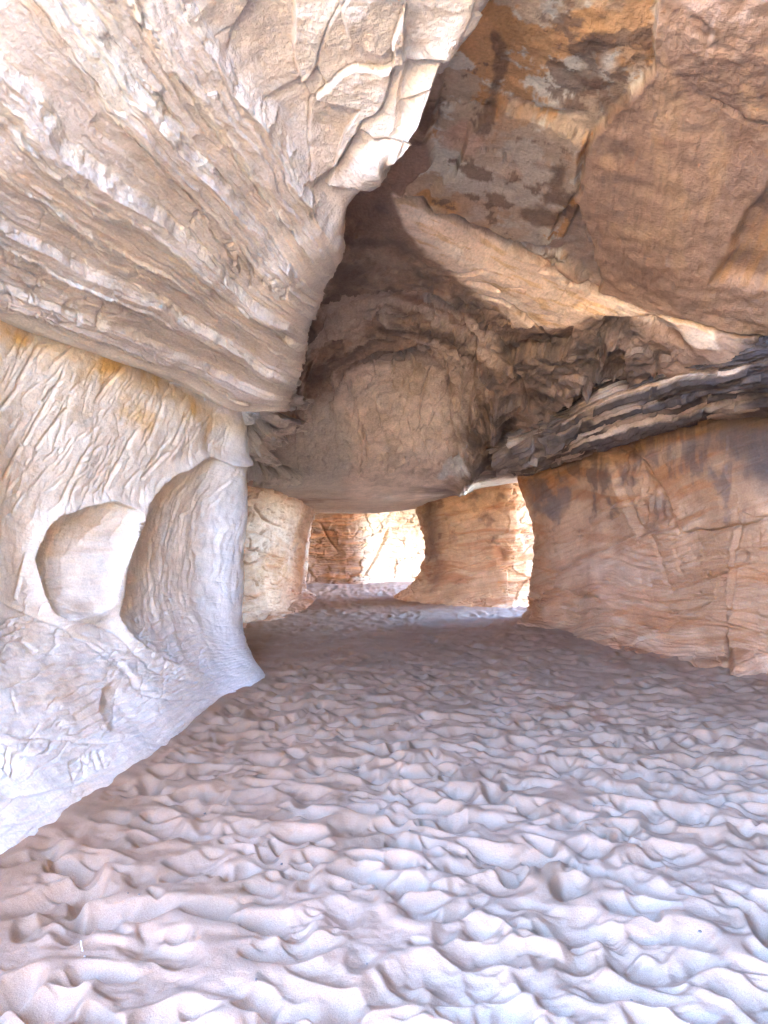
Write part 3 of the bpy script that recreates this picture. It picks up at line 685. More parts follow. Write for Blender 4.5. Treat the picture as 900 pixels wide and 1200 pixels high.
    s.h += shell_m * (.11 * (kq - .5) * st(fr, 0, .1) * (1 - st(fr, .92, 1)) - .03 * fr)
    cracks(s, P * 1.3, .022, .025, 67, (1 - .6 * domem) * dark_zone * st(fbm(P, .9, 2, seed=68), -.1, .2) * (1 - st(P[..., 1], 11, 13)))
    cracks(s, P * np.array([.9, .9, 2.]), .022, .03, 69, (1 - dark_zone) * st(fbm(P, .8, 2, seed=80), .05, .3))
    # ---------- pigment
    pig = np.zeros(P.shape) + rgb(.43, .27, .19)
    n1 = fbm(P, 1.1, 5, seed=70); n2 = fbm(P, 2.7, 5, seed=71); n3 = fbm(np.stack([px / 40, py / 110, P[..., 1]], -1), 1, 4, seed=72)
    pig = layer(pig, rgb(.32, .195, .14), st(n1, -.1, .6))
    pig = layer(pig, rgb(.46, .30, .21), .6 * st(n3, 0, .7))
    # mottled panel: grey, cream, orange, black
    mp = st(dpan, -2, 6) * st(py, 345, 320)
    pig = layer(pig, rgb(.50, .36, .245), mp * .85)
    pig = layer(pig, rgb(.60, .52, .42), mp * st(fbm(P, 1.5, 6, gain=.62, seed=73), .0, .18))
    pig = layer(pig, rgb(.50, .25, .10), mp * .9 * st(fbm(P, 1.9, 6, gain=.62, seed=74), .12, .3))
    pig = layer(pig, rgb(.52, .30, .16), .8 * st(sdist(wx, wy, [(655, -40), (770, -40), (765, 80), (735, 92), (700, 40)]), -6, 12))
    pig = layer(pig, rgb(.40, .29, .225), .6 * st(dlow + 22 * n2, -6, 12))
    pig = layer(pig, rgb(.52, .40, .32), .6 * st(dlow, 0, 5) * st(n2, 0, .5))
    for (cx, cy, rx, ry, w_) in [(582, 95, 9, 45, .8), (575, 140, 10, 16, .8), (690, 85, 22, 28, .75), (720, 120, 30, 25, .7), (655, 225, 14, 26, .8), (640, 255, 26, 12, .7), (702, 60, 22, 14, .6), (500, 140, 18, 30, .8)]:
        m = np.exp(-((wx - cx) / rx) ** 2 - ((wy - cy) / ry) ** 2)
        pig = layer(pig, rgb(.15, .085, .06), w_ * st(m + .5 * fbm(P, 5, 4, seed=79), .25, .7) * st(m, .05, .3))
    pig = layer(pig, rgb(.20, .12, .085), mp * .8 * st(fbm(P, 2.3, 6, gain=.65, seed=81), .38, .52))
    pig = layer(pig, rgb(.66, .60, .53), .8 * np.exp(-((wx - 710) / 10) ** 2 - ((wy - 86) / 9) ** 2))
    pig = layer(pig, rgb(.56, .34, .24), .7 * st(sdist(wx, wy, [(515, 165), (540, 150), (572, 165), (560, 188), (520, 190)]), -5, 5))
    # brown slab streaks
    pig = layer(pig, rgb(.50, .31, .19), brown * .7 * st(n3, .15, .7))
    pig = layer(pig, rgb(.47, .26, .13), .8 * st(dsh, -4, 8) * st(fbm(np.stack([px / 8 + py / 14, py / 90, 0 * px], -1), 1, 3, seed=75), -.4, .4))
    # pale fresh band
    band = [(460, 226), (530, 258), (610, 302), (700, 346), (790, 374), (838, 388), (842, 408), (820, 406), (790, 395), (745, 380), (700, 374), (640, 386), (590, 378), (560, 350), (540, 330), (500, 300), (474, 268)]
    bm_ = st(sdist(wx2, wy2, band), -3, 4)
    pig = layer(pig, rgb(.76, .55, .41), bm_)
    pig = layer(pig, rgb(.64, .40, .22), bm_ * .8 * st(fbm(np.stack([(px + py) / 60, (py - .45 * px) / 9, 0 * px], -1), 1, 4, seed=76), .1, .5))
    pig = layer(pig, rgb(.84, .67, .54), bm_ * .7 * st(fbm(np.stack([(px + py) / 80, (py - .45 * px) / 14, 0 * px], -1), 1, 3, seed=77), .0, .5))
    tg = st(sdist(wx2, wy2, tongue), -3, 3)
    pig = layer(pig, rgb(.40, .29, .23), tg * .9)
    # dark varnish over the rough roof and the dome
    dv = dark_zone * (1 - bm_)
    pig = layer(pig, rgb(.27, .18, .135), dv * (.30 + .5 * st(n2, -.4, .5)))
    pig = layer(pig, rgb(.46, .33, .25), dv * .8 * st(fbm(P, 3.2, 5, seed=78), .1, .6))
    pig = layer(pig, rgb(.15, .10, .08), shell_m * .75 * st(kq + .5 * n2, .55, .8) * st(470 + 25 * n1 - wy, -20, 30))  # arcs darkened towards the top, painting in a light gradient
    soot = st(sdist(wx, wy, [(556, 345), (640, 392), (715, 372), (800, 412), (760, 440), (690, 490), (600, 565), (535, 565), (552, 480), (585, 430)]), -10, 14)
    vault_top_shade = st(sdist(wx, wy, [(405, 240), (455, 228), (480, 285), (545, 335), (480, 345), (420, 365), (370, 400), (345, 440), (350, 380)]), -10, 14)  # darker vault top, standing in for a missing light gradient
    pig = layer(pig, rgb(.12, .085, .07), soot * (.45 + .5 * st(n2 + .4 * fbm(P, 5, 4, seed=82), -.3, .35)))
    pig = layer(pig, rgb(.17, .115, .09), vault_top_shade * (.4 + .5 * st(n2, -.3, .4)))
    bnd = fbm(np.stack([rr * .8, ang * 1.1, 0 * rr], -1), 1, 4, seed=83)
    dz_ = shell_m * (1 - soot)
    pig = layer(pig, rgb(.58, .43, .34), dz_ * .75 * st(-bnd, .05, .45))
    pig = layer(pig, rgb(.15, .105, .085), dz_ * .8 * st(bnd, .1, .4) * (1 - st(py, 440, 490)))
    pig = layer(pig, rgb(.10, .07, .06), .85 * st(px, 845, 880) * st(py, 375, 405))  # right end painted black to cancel stray bright light
    lo_ = st(py, 440, 480) * shell_m * (1 - soot)
    pig = layer(pig, rgb(.34, .245, .195), lo_ * .55 * st(fbm(np.stack([px / 90 + py / 160, (py + .35 * px) / 22, 0 * px], -1), 1, 5, seed=84), .05, .5))
    pinkc = np.exp(-((wx - 460) / 62) ** 2 - ((wy - 530) / 70) ** 2)  # paler dome centre, painting in light from the far opening
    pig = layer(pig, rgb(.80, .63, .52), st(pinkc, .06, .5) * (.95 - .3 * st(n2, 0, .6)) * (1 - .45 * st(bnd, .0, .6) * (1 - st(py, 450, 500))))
    pig = layer(pig, rgb(.56, .40, .28), .6 * st(np.exp(-((wx - 478) / 28) ** 2 - ((wy - 475) / 22) ** 2), .2, .8))
    pig = layer(pig, rgb(.60, .52, .45), st(sdist(wx, wy, [(330, 520), (400, 480), (420, 530), (400, 580), (300, 590), (290, 540)]), -12, 14) * .9)
    pig = layer(pig, rgb(.66, .63, .60), .95 * st(sdist(wx2, wy2, [(508, 562), (520, 548), (540, 533), (548, 545), (530, 560)]), -2, 3))
    lip = st(sdist(wx2, wy2, [(355, 590), (420, 584), (500, 584), (560, 565), (610, 556), (620, 575), (500, 610), (360, 612)]), -4, 5)
    pig = layer(pig, rgb(.66, .55, .44), lip * .8)  # lip painted paler, as if lit from the far tunnel
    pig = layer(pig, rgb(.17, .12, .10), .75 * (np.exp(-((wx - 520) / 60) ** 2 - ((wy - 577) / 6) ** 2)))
    far = st(P[..., 1], 16.5, 17.5)
    pig = layer(pig, rgb(.66, .54, .42), far)
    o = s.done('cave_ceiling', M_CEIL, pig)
    tag(o, 'brown and black stained cave ceiling stepping down towards the tunnel', 'ceiling', kind='structure')
build_ceiling()

# ------------------------------------------------------------------ dark layered ledge on the right
def build_ledge():
    net = [
        [(560, 500, 11.4), (640, 465, 10.2), (700, 425, 9.0), (770, 400, 8.2), (850, 385, 7.6), (910, 375, 7.2), (1050, 350, 6.5), ('w', 7, 4.3, 3.4)],
        [(570, 515, 11.2), (645, 480, 9.7), (705, 440, 8.5), (775, 415, 7.7), (850, 408, 6.9), (910, 398, 6.4), (1050, 375, 5.6), ('w', 6.8, 3.9, 2.9)],
        [(575, 530, 10.9), (650, 500, 9.6), (710, 470, 8.5), (775, 446, 7.75), (850, 434, 6.95), (910, 423, 6.5), (1050, 400, 5.7), ('w', 6.8, 4.0, 2.75)],
        [(580, 545, 11.3), (655, 520, 10.0), (715, 497, 8.95), (780, 475, 8.15), (850, 460, 7.3), (910, 450, 6.85), (1050, 425, 5.9), ('w', 6.8, 4.2, 2.6)],
        [(585, 556, 12.2), (660, 540, 10.7), (722, 521, 9.6), (785, 502, 8.8), (850, 486, 8.0), (910, 476, 7.5), (1050, 455, 6.6), ('w', 6.9, 4.5, 2.45)],
        [(600, 555, 14.0), (665, 540, 12.6), (730, 520, 11.4), (790, 500, 10.4), (850, 485, 9.6), (910, 475, 9.0), (1050, 460, 8.0), ('w', 7.6, 5.5, 2.6)],
    ]
    s = Surf(net, 520, 420, lin=.3)
    P = s.P; px, py = s.px, s.py
    v = s.V * 5; S, T = s.mid_ST()
    vw = v + .10 * fbm(P, 1.2, 3, seed=81) + .04 * fbm(P, 6, 3, seed=82)
    # flaggy layers: many thin shelves, each one set back from the one below
    lay = fbm(np.stack([S * .35, vw * 4.5, 0 * S], -1), 1, 3, seed=83, gain=.6)
    k = vw * 5.2 + .5 * noise(np.stack([S * .8, vw, 0 * S], -1)); fr = k - np.floor(k)
    kn = h2(np.floor(k), np.zeros_like(k), 3) / 4294967295.
    seg, e = facet(S * .9 + kn * 9, np.floor(k) * 1.0 + .5, 15, .16, .0)
    m = st(v, .7, 1.1) * (1 - st(v, 4.1, 4.6))
    s.h += m * ((.07 * (kn - .5)) + seg * .5 + .025 * st(fr, .0, .75) - .035 * st(fr, .85, 1.0))
    s.h += .02 * fbm(P, 6, 4, seed=84) + .06 * fbm(P, 1, 2, seed=85)
    f, e2 = facet(px / 26 + .4 * fbm(P, 2, 2, seed=86), py / 16 + px / 60, 17, .14, .20)
    s.h += f * (1 - st(px, 640, 720))
    pig = np.zeros(P.shape) + rgb(.44, .32, .245)
    n = fbm(P, 2.2, 5, seed=87)
    pig = layer(pig, rgb(.07, .05, .045), st(kn + .35 * noise(P * 1.1) + .25 * seg / .16, .27, .37) * .96)
    pig = layer(pig, rgb(.70, .53, .42), .8 * st(1 - kn + .5 * noise(P * .9 + 5), .75, .9))
    pig = layer(pig, rgb(.06, .045, .045), st(px + .9 * (440 - py) * 0 + 60 * n, 830, 890) * .93 * st(v, .2, .7))  # right end of the ledge blackened against direct sky light
    pig = layer(pig, rgb(.22, .165, .14), (1 - st(px, 620, 700)) * (.5 + .4 * st(n, -.3, .4)))
    pig = layer(pig, rgb(.09, .07, .065), st(v, 4.0, 4.5) * .75)
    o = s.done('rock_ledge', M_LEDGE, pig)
    tag(o, 'black stained ledge of thin layered stone above the brown right wall', 'rock ledge', kind='thing')
build_ledge()

# ------------------------------------------------------------------ right wall
def build_right_wall():
    net = [
        [('w', 8.2, 12.7, 2.9), ('w', 3.4, 13.3, 2.9), (640, 485, 12.6), (690, 480, 11.3), (760, 460, 10.0), (830, 430, 9.2), (900, 410, 8.8), (1010, 380, 8.1), ('w', 7.5, 4.5, 3.2), ('w', 7.6, 1.0, 3.2), ('w', 4.5, -2, 3.5)],
        [('w', 8.2, 12.7, 2.5), ('w', 3.4, 13.3, 2.5), (603, 553, 13.0), (660, 545, 11.6), (740, 525, 10.0), (820, 505, 8.9), (900, 485, 8.2), (1010, 470, 7.5), ('w', 7.1, 4.5, 2.6), ('w', 7.2, 1.0, 2.6), ('w', 4, -2, 2.8)],
        [('w', 8.2, 12.7, 2.0), ('w', 3.4, 13.3, 2.0), (613, 590, 13.1), (670, 590, 11.8), (745, 590, 10.3), (825, 585, 9.1), (905, 580, 8.3), (1010, 575, 7.6), ('w', 7.0, 4.5, 2.0), ('w', 7.1, 1.0, 2.0), ('w', 3.8, -2, 2)],
        [('w', 8.2, 12.7, 1.3), ('w', 3.4, 13.3, 1.3), (626, 640, 13.2), (675, 650, 11.9), (750, 655, 10.35), (830, 655, 9.2), (905, 655, 8.5), (1010, 655, 7.8), ('w', 7.0, 4.5, 1.3), ('w', 7.1, 1.0, 1.3), ('w', 3.6, -2, 1.2)],
        [('w', 8.2, 12.7, .8), ('w', 3.4, 13.3, .8), (627, 676, 13.2), (680, 690, 11.6), (755, 700, 10.1), (835, 710, 9.05), (905, 715, 8.45), (1010, 720, 7.8), ('w', 6.9, 4.5, .8), ('w', 7, 1.0, .8), ('w', 3.5, -2, .7)],
        [('w', 8.2, 12.7, .2), ('w', 3.4, 13.3, .2), (617, 710, 13.2), (672, 724, 11.5), (752, 744, 9.9), (838, 762, 8.9), (905, 765, 8.5), (1010, 770, 7.9), ('w', 6.8, 4.5, .3), ('w', 6.9, 1.0, .3), ('w', 3.4, -2, .3)],
        [('w', 8.2, 13.0, -.2), ('w', 3.4, 13.9, -.2), (600, 727, 12.75), (655, 740, 11.4), (745, 764, 9.55), (838, 780, 8.6), (905, 783, 8.45), (1010, 790, 8.0), ('w', 6.7, 4.5, -.05), ('w', 6.8, 1.0, -.1), ('w', 3.3, -2.3, -.1)],
        [('w', 8.2, 13.1, -.5), ('w', 3.3, 14.0, -.5), (590, 745, 12.4), (645, 765, 10.9), (735, 800, 9.0), (836, 815, 8.1), (905, 820, 8.0), (1010, 830, 7.5), ('w', 6.6, 4.5, -.5), ('w', 6.7, 1.0, -.5), ('w', 3.2, -2, -.5)],
    ]
    s = Surf(net, 760, 480, lin=.1); s.cut = 2.0
    P = s.P; px, py = s.px, s.py
    wx = px + 4 * fbm(P, 2.5, 4, seed=91); wy = py + 4 * fbm(P, 2.5, 4, seed=92)
    s.h += .12 * fbm(P, .6, 2, seed=93) + .022 * fbm(P, 2.2, 4, seed=94)
    # cross bedding: layers climbing to the right
    bed = (P[..., 2] + .16 * P[..., 1] * 0 - .12 * (P[..., 0]) + .22 * fbm(P, .5, 2, seed=95))
    lay = fbm(np.stack([P[..., 0] * .4, P[..., 1] * .4, bed * 7], -1), 1, 4, seed=96, gain=.6)
    q_ = bed * 9 + .6 * lay; q_ = q_ - np.floor(q_)
    s.h += .045 * lay * st(py, 600, 720) + .014 * lay + .016 * (q_ - st(q_, .8, 1.0)) * st(py, 590, 700)
    f, e = facet(px / 45 + .4 * fbm(P, 1.5, 3, seed=97), py / 60 + .4 * fbm(P, 1.5, 3, seed=98), 23, .05, .07)
    s.h += f * .55
    scar = [(712, 530), (742, 522), (762, 560), (785, 590), (795, 618), (760, 625), (748, 628), (735, 590)]
    ds = sdist(wx, wy, scar)
    s.h -= .10 * st(ds, -2, 3) + .05 * st(ds, 0, 8) * fbm(np.stack([px / 6, py / 26, 0 * px], -1), 1, 3, seed=99)
    cr = [([(612, 712), (640, 690), (655, 670), (700, 645), (745, 625)], 2.0, .05), ([(712, 535), (730, 580), (748, 622)], 2.2, .05), ([(742, 522), (765, 560), (782, 590), (796, 625)], 2.2, .06),
          ([(796, 625), (850, 620), (905, 605)], 2.0, .04), ([(780, 700), (800, 690), (860, 670), (905, 660)], 1.6, .02), ([(655, 715), (690, 705), (730, 705), (760, 712)], 1.6, .025),
          ([(850, 772), (858, 735), (870, 700), (872, 650), (868, 600)], 3.0, .045), ([(760, 625), (780, 670), (790, 700)], 1.8, .03), ([(790, 640), (802, 680)], 1.5, .02),
          ([(640, 600), (655, 650)], 1.4, .02), ([(700, 600), (745, 580)], 1.4, .02), ([(650, 640), (690, 625), (730, 600)], 1.3, .015), ([(740, 755), (780, 735), (840, 705)], 1.6, .03)]
    for l, w, dp in cr: groove(s, cr_line(l), w, dp, wx, wy)
    rngl = np.random.default_rng(18)
    for k in range(130):
        x0 = rngl.uniform(640, 900); y0 = rngl.uniform(600, 720); a_ = rngl.normal(1.45, .3); ln = rngl.uniform(6, 22)
        groove(s, [(x0, y0), (x0 + ln * cos(a_), y0 + ln * sin(a_))], rngl.uniform(.8, 1.4), rngl.uniform(.003, .009))
    Qb = np.stack([P[..., 0] * .55, P[..., 1] * .55, bed * 3.2], -1)
    cracks(s, Qb, .03, .06, 104, st(fbm(P, .8, 2, seed=105), -.15, .15) * st(py, 560, 590))
    cracks(s, Qb * 2.2 + 3, .025, .010, 106, st(fbm(P, 1.1, 2, seed=107), -.05, .2) * st(py, 560, 590))
    s.h += .006 * facet(px / 14 + .4 * fbm(P, 3, 3, seed=108), py / 9 + px / 40, 27, 1.0, 1.6)[0] * st(fbm(P, 1, 2, seed=109), -.2, .3)
    # block to the right of the long crack stands forward
    s.h += .16 * st(px - (858 - .06 * (py - 735)), -3, 5) * st(py, 600, 660)
    # small round hole
    m = np.exp(-((px - 881) / 6) ** 2 - ((py - 648) / 10) ** 2); s.h -= .12 * m
    pig = np.zeros(P.shape) + rgb(.43, .235, .125)
    n1 = fbm(P, 1.0, 5, seed=100); n2 = fbm(P, 2.8, 5, seed=101)
    pig = layer(pig, rgb(.58, .35, .205), st(n1, -.1, .5))
    pig = layer(pig, rgb(.45, .20, .085), .85 * st(fbm(np.stack([P[..., 0] * .5, P[..., 1] * .5, bed * 4], -1), 1, 4, seed=102), .0, .45))
    pig = layer(pig, rgb(.42, .22, .11), .6 * np.exp(-((wx - 830) / 55) ** 2 - ((wy - 690) / 55) ** 2))
    pig = layer(pig, rgb(.66, .42, .28), .6 * np.exp(-((wx - 710) / 70) ** 2 - ((wy - 670) / 50) ** 2))
    stain = st(n2 + (600 - wy) / 75, .1, .7) * st(wx, 615, 640)
    pig = layer(pig, rgb(.17, .11, .085), .75 * stain * st(fbm(np.stack([px / 10, py / 60, 0 * px], -1), 1, 4, seed=103), -.5, .3))
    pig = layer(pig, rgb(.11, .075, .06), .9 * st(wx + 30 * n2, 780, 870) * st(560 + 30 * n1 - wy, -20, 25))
    pig = layer(pig, rgb(.22, .13, .09), .7 * st(ds, -2, 4) * st(n2, -.4, .5))
    pig = layer(pig, rgb(.20, .14, .115), .75 * st(sdist(wx, wy, [(610, 560), (660, 555), (668, 590), (655, 610), (638, 600), (625, 600)]), -5, 6) * st(n2, -.6, .2))
    o = s.done('rock_wall', M_WARM, pig)
    tag(o, 'brown cross bedded right wall with dark stained top and long vertical crack', 'rock wall', kind='thing')
build_right_wall()

# ------------------------------------------------------------------ pillar between the two openings
def warm_pigment(s, seed, base=rgb(.62, .44, .29)):
    P = s.P
    n1 = fbm(P, 1.2, 5, seed=seed); n2 = fbm(P, 3.2, 5, seed=seed + 1)
    bed = P[..., 2] - .12 * P[..., 0] + .2 * fbm(P, .6, 2, seed=seed + 2)
    lay = fbm(np.stack([P[..., 0] * .5, P[..., 1] * .5, bed * 6], -1), 1, 4, seed=seed + 3, gain=.6)
    pig = np.zeros(P.shape) + base
    pig = layer(pig, base * 1.18, st(n1, -.1, .5))
    pig = layer(pig, rgb(.54, .25, .115), .8 * st(lay, .0, .6))
    pig = layer(pig, rgb(.24, .13, .08), .7 * st(n2 - (P[..., 2] < 1.2) * .4, .3, .8))
    s.h += .05 * fbm(P, .9, 3, seed=seed + 5) + .028 * lay + .02 * fbm(P, 4, 4, seed=seed + 6)
    cracks(s, np.stack([P[..., 0] * .9, P[..., 1] * .9, bed * 3.5], -1), .035, .05, seed + 9)
    f, e = facet(s.px / 22 + .4 * fbm(P, 2, 3, seed=seed + 7), s.py / 26 + .4 * fbm(P, 2, 3, seed=seed + 8), seed, .08, .12)
    s.h += f * .6
    return pig, n1, n2

def build_pillars():
    net = [
        [('w', 3.0, 17.1, 2.8), ('w', 2.0, 17.3, 2.8), (500, 545, 16.8), (515, 545, 16.0), (560, 540, 15.4), (605, 530, 15.1), (655, 525, 16.1), ('w', 3.15, 16.7, 2.8)],
        [('w', 3.0, 17.1, 2.0), (505, 592, 17.4), (488, 592, 16.9), (508, 585, 16.0), (560, 575, 15.3), (605, 565, 15.0), (655, 560, 16.1), ('w', 3.15, 16.7, 2.2)],
        [('w', 3.0, 17.1, 1.3), (507, 635, 17.4), (497, 635, 16.9), (516, 632, 16.1), (560, 630, 15.5), (605, 625, 15.2), (655, 620, 16.1), ('w', 3.15, 16.7, 1.6)],
        [('w', 3.0, 17.1, .7), (505, 665, 17.4), (495, 668, 16.9), (515, 672, 16.1), (560, 675, 15.5), (605, 675, 15.2), (655, 675, 16.1), ('w', 3.15, 16.7, .8)],
        [('w', 3.0, 17.1, .1), (490, 690, 17.9), (480, 691, 16.7), (500, 698, 15.9), (560, 702, 15.2), (610, 706, 15.0), (655, 708, 16.1), ('w', 3.15, 16.7, .1)],
        [('w', 3.1, 17.3, -.3), (475, 700, 17.9), (462, 706, 16.4), (490, 715, 15.4), (558, 720, 14.7), (612, 724, 14.5), (655, 724, 15.4), ('w', 3.6, 16.9, -.3)],
    ]
    s = Surf(net, 420, 320)
    pig, n1, n2 = warm_pigment(s, 120, rgb(.64, .41, .235))
    px, py = s.px, s.py
    pig = layer(pig, rgb(.17, .105, .075), .85 * np.exp(-((px - 504) / 13) ** 2) * st(672 + 30 * n1 - py, -10, 30))  # dark strip paints in shade on the rounded left corner
    pig = layer(pig, rgb(.34, .20, .12), .6 * st(n2, 0, .5) * np.exp(-((px - 560) / 18) ** 2 - ((py - 585) / 22) ** 2))
    m = np.exp(-((px - 586) / 6) ** 2 - ((py - 651) / 9) ** 2); s.h -= .16 * m
    for l, w, dp in [([(520, 690), (560, 672), (620, 655)], 1.4, .04), ([(520, 672), (560, 660), (610, 645)], 1.2, .03), ([(530, 620), (565, 600), (610, 590)], 1.2, .03), ([(520, 600), (524, 640), (518, 660)], 1.6, .05)]:
        groove(s, cr_line(l), w, dp)
    o = s.done('rock_pillar', M_WARM, pig)
    tag(o, 'orange banded rock pillar standing between the two far openings', 'rock pillar', kind='thing')

    net = [
        [('w', -4.5, 11.2, 2.7), (250, 535, 11.8), (290, 545, 12.2), (325, 550, 13.2), (352, 556, 14.8), (364, 562, 16.4), (350, 565, 18.5), ('w', -4.5, 18.5, 2.7)],
        [('w', -4.5, 11.2, 2.2), (250, 585, 11.8), (290, 585, 12.3), (328, 583, 13.3), (356, 584, 14.9), (368, 590, 16.4), (352, 596, 18.5), ('w', -4.5, 18.5, 2.2)],
        [('w', -4.5, 11.2, 1.5), (250, 630, 11.9), (288, 632, 12.5), (322, 635, 13.5), (348, 638, 15.0), (361, 636, 16.4), (350, 636, 18.5), ('w', -4.5, 18.5, 1.4)],
        [('w', -4.5, 11.2, .9), (250, 680, 11.9), (287, 680, 12.5), (320, 678, 13.6), (345, 672, 15.0), (358, 668, 16.5), (348, 662, 18.5), ('w', -4.5, 18.5, .7)],
        [('w', -4.5, 11.1, .2), (250, 725, 11.5), (286, 722, 12.4), (325, 710, 13.9), (347, 700, 15.4), (357, 692, 16.9), (345, 686, 18.5), ('w', -4.5, 18.5, .1)],
        [('w', -4.5, 10.9, -.3), (250, 755, 11.0), (292, 748, 11.7), (340, 728, 13.2), (362, 712, 15.0), (368, 702, 16.9), (355, 697, 18.7), ('w', -4.5, 18.7, -.3)],
    ]
    s = Surf(net, 380, 320)
    pig, n1, n2 = warm_pigment(s, 140, rgb(.58, .34, .20))
    px, py = s.px, s.py
    pig = layer(pig, rgb(.64, .47, .35), .7 * st(655 + 30 * n1 - py, -15, 25))
    pig = layer(pig, rgb(.60, .33, .15), .55 * np.exp(-((px - 318) / 28) ** 2 - ((py - 668) / 14) ** 2) * st(n2, -.4, .4))
    rngl = np.random.default_rng(28)
    for k in range(60):
        x0 = rngl.uniform(275, 352); y0 = rngl.uniform(590, 660)
        m = np.exp(-((px - x0) / 1.2) ** 2 - ((py - y0) / 3.0) ** 2); s.h -= .035 * m
    groove(s, cr_line([(278, 640), (300, 645), (330, 655)]), 1.4, .04); groove(s, cr_line([(296, 590), (315, 612), (335, 620)]), 1.4, .05)
    o = s.done('rock_pillar', M_WARM, pig)
    tag(o, 'pale peach rock pillar with peck marks beyond the white left wall', 'rock pillar', kind='thing')

    # wall closing the far chamber
    net = [[('w', -4.5, 20.3, z), ('w', -3.2, 21.0, z), ('w', -2.0, 21.6, z), ('w', -.7, 21.6 + .2 * (z > 1), z), ('w', .1, 22.2 + .2 * (z > 1), z), ('w', 1.2, 22.7, z), ('w', 2.6, 22.9, z), ('w', 4.6, 23.4, z), ('w', 6.8, 24.4, z)] for z in (3.2, 2.3, 1.5, .8, .3, -.3)]
    for r, dy in zip(net, (0, 0, 0, 0, -.25, -.8)):
        for i in range(len(r)): r[i] = ('w', r[i][1], r[i][2] + dy, r[i][3])
    s = Surf(net, 420, 220)
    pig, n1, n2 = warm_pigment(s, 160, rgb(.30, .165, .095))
    px = s.px
    pig = layer(pig, rgb(.62, .46, .29), st(px, 412, 440) * .9)  # right part painted paler for light entering the chamber there
    groove(s, cr_line([(455, 618), (442, 650), (425, 676)]), 1.4, .06)
    groove(s, cr_line([(375, 612), (385, 632), (395, 645)]), 1.2, .05)
    o = s.done('rock_wall', M_WARM, pig)
    tag(o, 'rough brown and yellow wall closing the far chamber behind the openings', 'rock wall', kind='thing')
build_pillars()

# ------------------------------------------------------------------ broken rock under the tip of the slab
def build_blocks():
    # bluish layered shelf between the white wall and the slab tip
    net = [
        [(195, 440, 7.4), (250, 455, 7.6), (300, 460, 8.0), (345, 455, 9.0), (380, 440, 11.0)],
        [(200, 452, 7.0), (252, 470, 7.3), (300, 476, 7.7), (340, 480, 8.9), (372, 470, 11.2)],
        [(215, 475, 7.2), (262, 495, 7.6), (305, 510, 8.2), (340, 515, 9.7), (372, 505, 12)],
        [(225, 500, 7.6), (268, 520, 8.1), (305, 535, 8.8), (342, 535, 10.8), (372, 510, 12.4)],
        [(230, 520, 8.2), (270, 540, 8.9), (305, 555, 9.8), (340, 552, 11.8), (368, 522, 12.8)],
        [(230, 525, 9.6), (275, 550, 10.4), (310, 568, 11.4), (338, 560, 12.4), (366, 530, 13.2)],
    ]
    s = Surf(net, 320, 320, lin=.3)
    P = s.P; px, py = s.px, s.py
    S, T = s.mid_ST()
    f, e = facet(px / 30 + .4 * fbm(P, 2, 3, seed=181), py / 20 - px / 50 + .4 * fbm(P, 2, 3, seed=182), 31, .32, .5)
    f2, e2 = facet(px / 11, py / 9 - px / 30, 32, .06, .10)
    s.h += f + f2 + .015 * fbm(P, 9, 4, seed=183)
    l = np.sin((T * 26 + 2 * fbm(P, 2, 3, seed=184)))
    s.h += .012 * l
    pig = np.zeros(P.shape) + rgb(.76, .66, .56)
    pig = layer(pig, rgb(.82, .76, .68), st(px, 330, 250))
    pig = layer(pig, rgb(.36, .30, .265), .7 * st(fbm(P, 2.5, 4, seed=185), .0, .5) * st(px, 290, 330))
    pig = layer(pig, rgb(.70, .60, .50), .7 * st(py + 10 * fbm(P, 3, 3, seed=186), 535, 560))
    o = s.done('rock_shelf', M_GREY, pig)
    tag(o, 'blue grey broken rock shelf tucked under the tip of the overhanging slab', 'rock shelf', kind='thing')
build_blocks()

# ------------------------------------------------------------------ small things lying on the sand
def floor_z(x, y):
    dg = bpy.context.evaluated_depsgraph_get()
    o = bpy.data.objects['sand_floor'].evaluated_get(dg)
    ok, loc, nrm, i = o.ray_cast((x, y, 1.0), (0, 0, -1))
    return loc.z if ok else 0.0

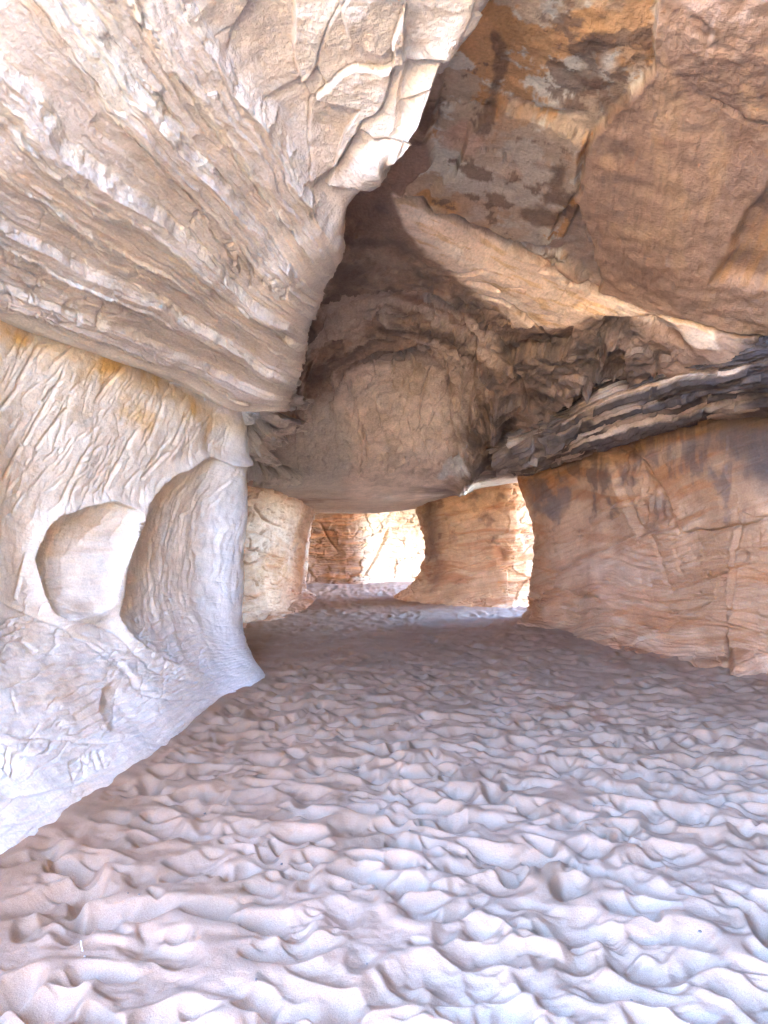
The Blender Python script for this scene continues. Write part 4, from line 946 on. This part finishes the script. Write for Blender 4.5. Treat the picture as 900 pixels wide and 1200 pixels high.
def build_litter():
    import bmesh, random
    random.seed(4)
    def stick(name, p, q, r, mat):
        bm = bmesh.new(); rings = []
        p = np.array(p, float); q = np.array(q, float); ax = q - p; ax /= np.linalg.norm(ax)
        u = np.cross(ax, (0.3, .2, .9)); u /= np.linalg.norm(u); w = np.cross(ax, u)
        for k in range(7):
            t = k / 6; c = p + (q - p) * t + u * .0016 * math.sin(5 * t + 1); rr = r * (1 - .35 * t) * (1 + .12 * math.sin(9 * t))
            rings.append([bm.verts.new(c + rr * (math.cos(a) * u + math.sin(a) * w)) for a in np.arange(8) * math.pi / 4])
        for a, b in zip(rings, rings[1:]):
            for i in range(8): bm.faces.new((a[i], a[(i + 1) % 8], b[(i + 1) % 8], b[i]))
        bm.faces.new(rings[0][::-1]); bm.faces.new(rings[-1])
        me = bpy.data.meshes.new(name); bm.to_mesh(me); bm.free(); me.materials.append(mat)
        o = bpy.data.objects.new(name, me); COL.objects.link(o); return o
    m, t, b = nodes('bleached_wood')
    n = t.nodes.new('ShaderNodeTexNoise'); n.inputs['Scale'].default_value = 300
    ra = t.nodes.new('ShaderNodeValToRGB'); ra.color_ramp.elements[0].color = (.45, .38, .30, 1); ra.color_ramp.elements[1].color = (.80, .76, .68, 1)
    t.links.new(n.outputs['Fac'], ra.inputs[0]); t.links.new(ra.outputs[0], b.inputs['Base Color'])
    def ground(px, py):
        d = EYE * F / (py - HOR); c = at(px, py, d); return c[0], c[1]
    for (px, py, dx, dy, dz, lab) in [(97, 1112, -.012, .01, .035, 'taller bleached twig poking out of the sand at lower left'), (101, 1115, .004, -.03, .012, 'short bleached twig lying beside the taller one in the sand')]:
        x, y = ground(px, py); z = floor_z(x, y)
        o = stick('twig', (x, y, z - .006), (x + dx, y + dy, z + dz), .003, m)
        tag(o, lab, 'twig')
    m2, t2, b2 = nodes('dark_pebble')
    n = t2.nodes.new('ShaderNodeTexNoise'); n.inputs['Scale'].default_value = 90
    ra = t2.nodes.new('ShaderNodeValToRGB'); ra.color_ramp.elements[0].color = (.05, .04, .035, 1); ra.color_ramp.elements[1].color = (.22, .16, .13, 1)
    t2.links.new(n.outputs['Fac'], ra.inputs[0]); t2.links.new(ra.outputs[0], b2.inputs['Base Color'])
    bm = bmesh.new(); bmesh.ops.create_icosphere(bm, subdivisions=3, radius=1)
    for v in bm.verts:
        f = 1 + .22 * float(_noise(np.array([list(v.co * 1.3)]))[0]); v.co = v.co * f; v.co.z *= .6
    me = bpy.data.meshes.new('pebble'); bm.to_mesh(me); bm.free(); me.materials.append(m2)
    for p in me.polygons: p.use_smooth = True
    proto = bpy.data.objects.new('pebble', me)
    spots = [(163, 1052), (150, 1050), (420, 896), (250, 902), (387, 890), (702, 1092), (740, 1170), (572, 998), (696, 946), (240, 948), (610, 1128), (480, 975), (820, 1085), (330, 1008), (555, 1060), (655, 1010), (430, 1120), (300, 1150), (770, 1010), (520, 905)]
    for k, (px, py) in enumerate(spots):
        o = proto if k == 0 else proto.copy(); COL.objects.link(o)
        x, y = ground(px, py); r = random.uniform(.004, .0075) * (1.2 if py < 950 else 1)
        o.scale = (r, r * random.uniform(.7, 1), r); o.rotation_euler = (0, 0, random.uniform(0, 6)); o.location = (x, y, floor_z(x, y) + r * .35)
        tag(o, 'tiny dark pebble lying on the trampled sand', 'pebble', 'tiny pebbles scattered on the sand')
build_litter()
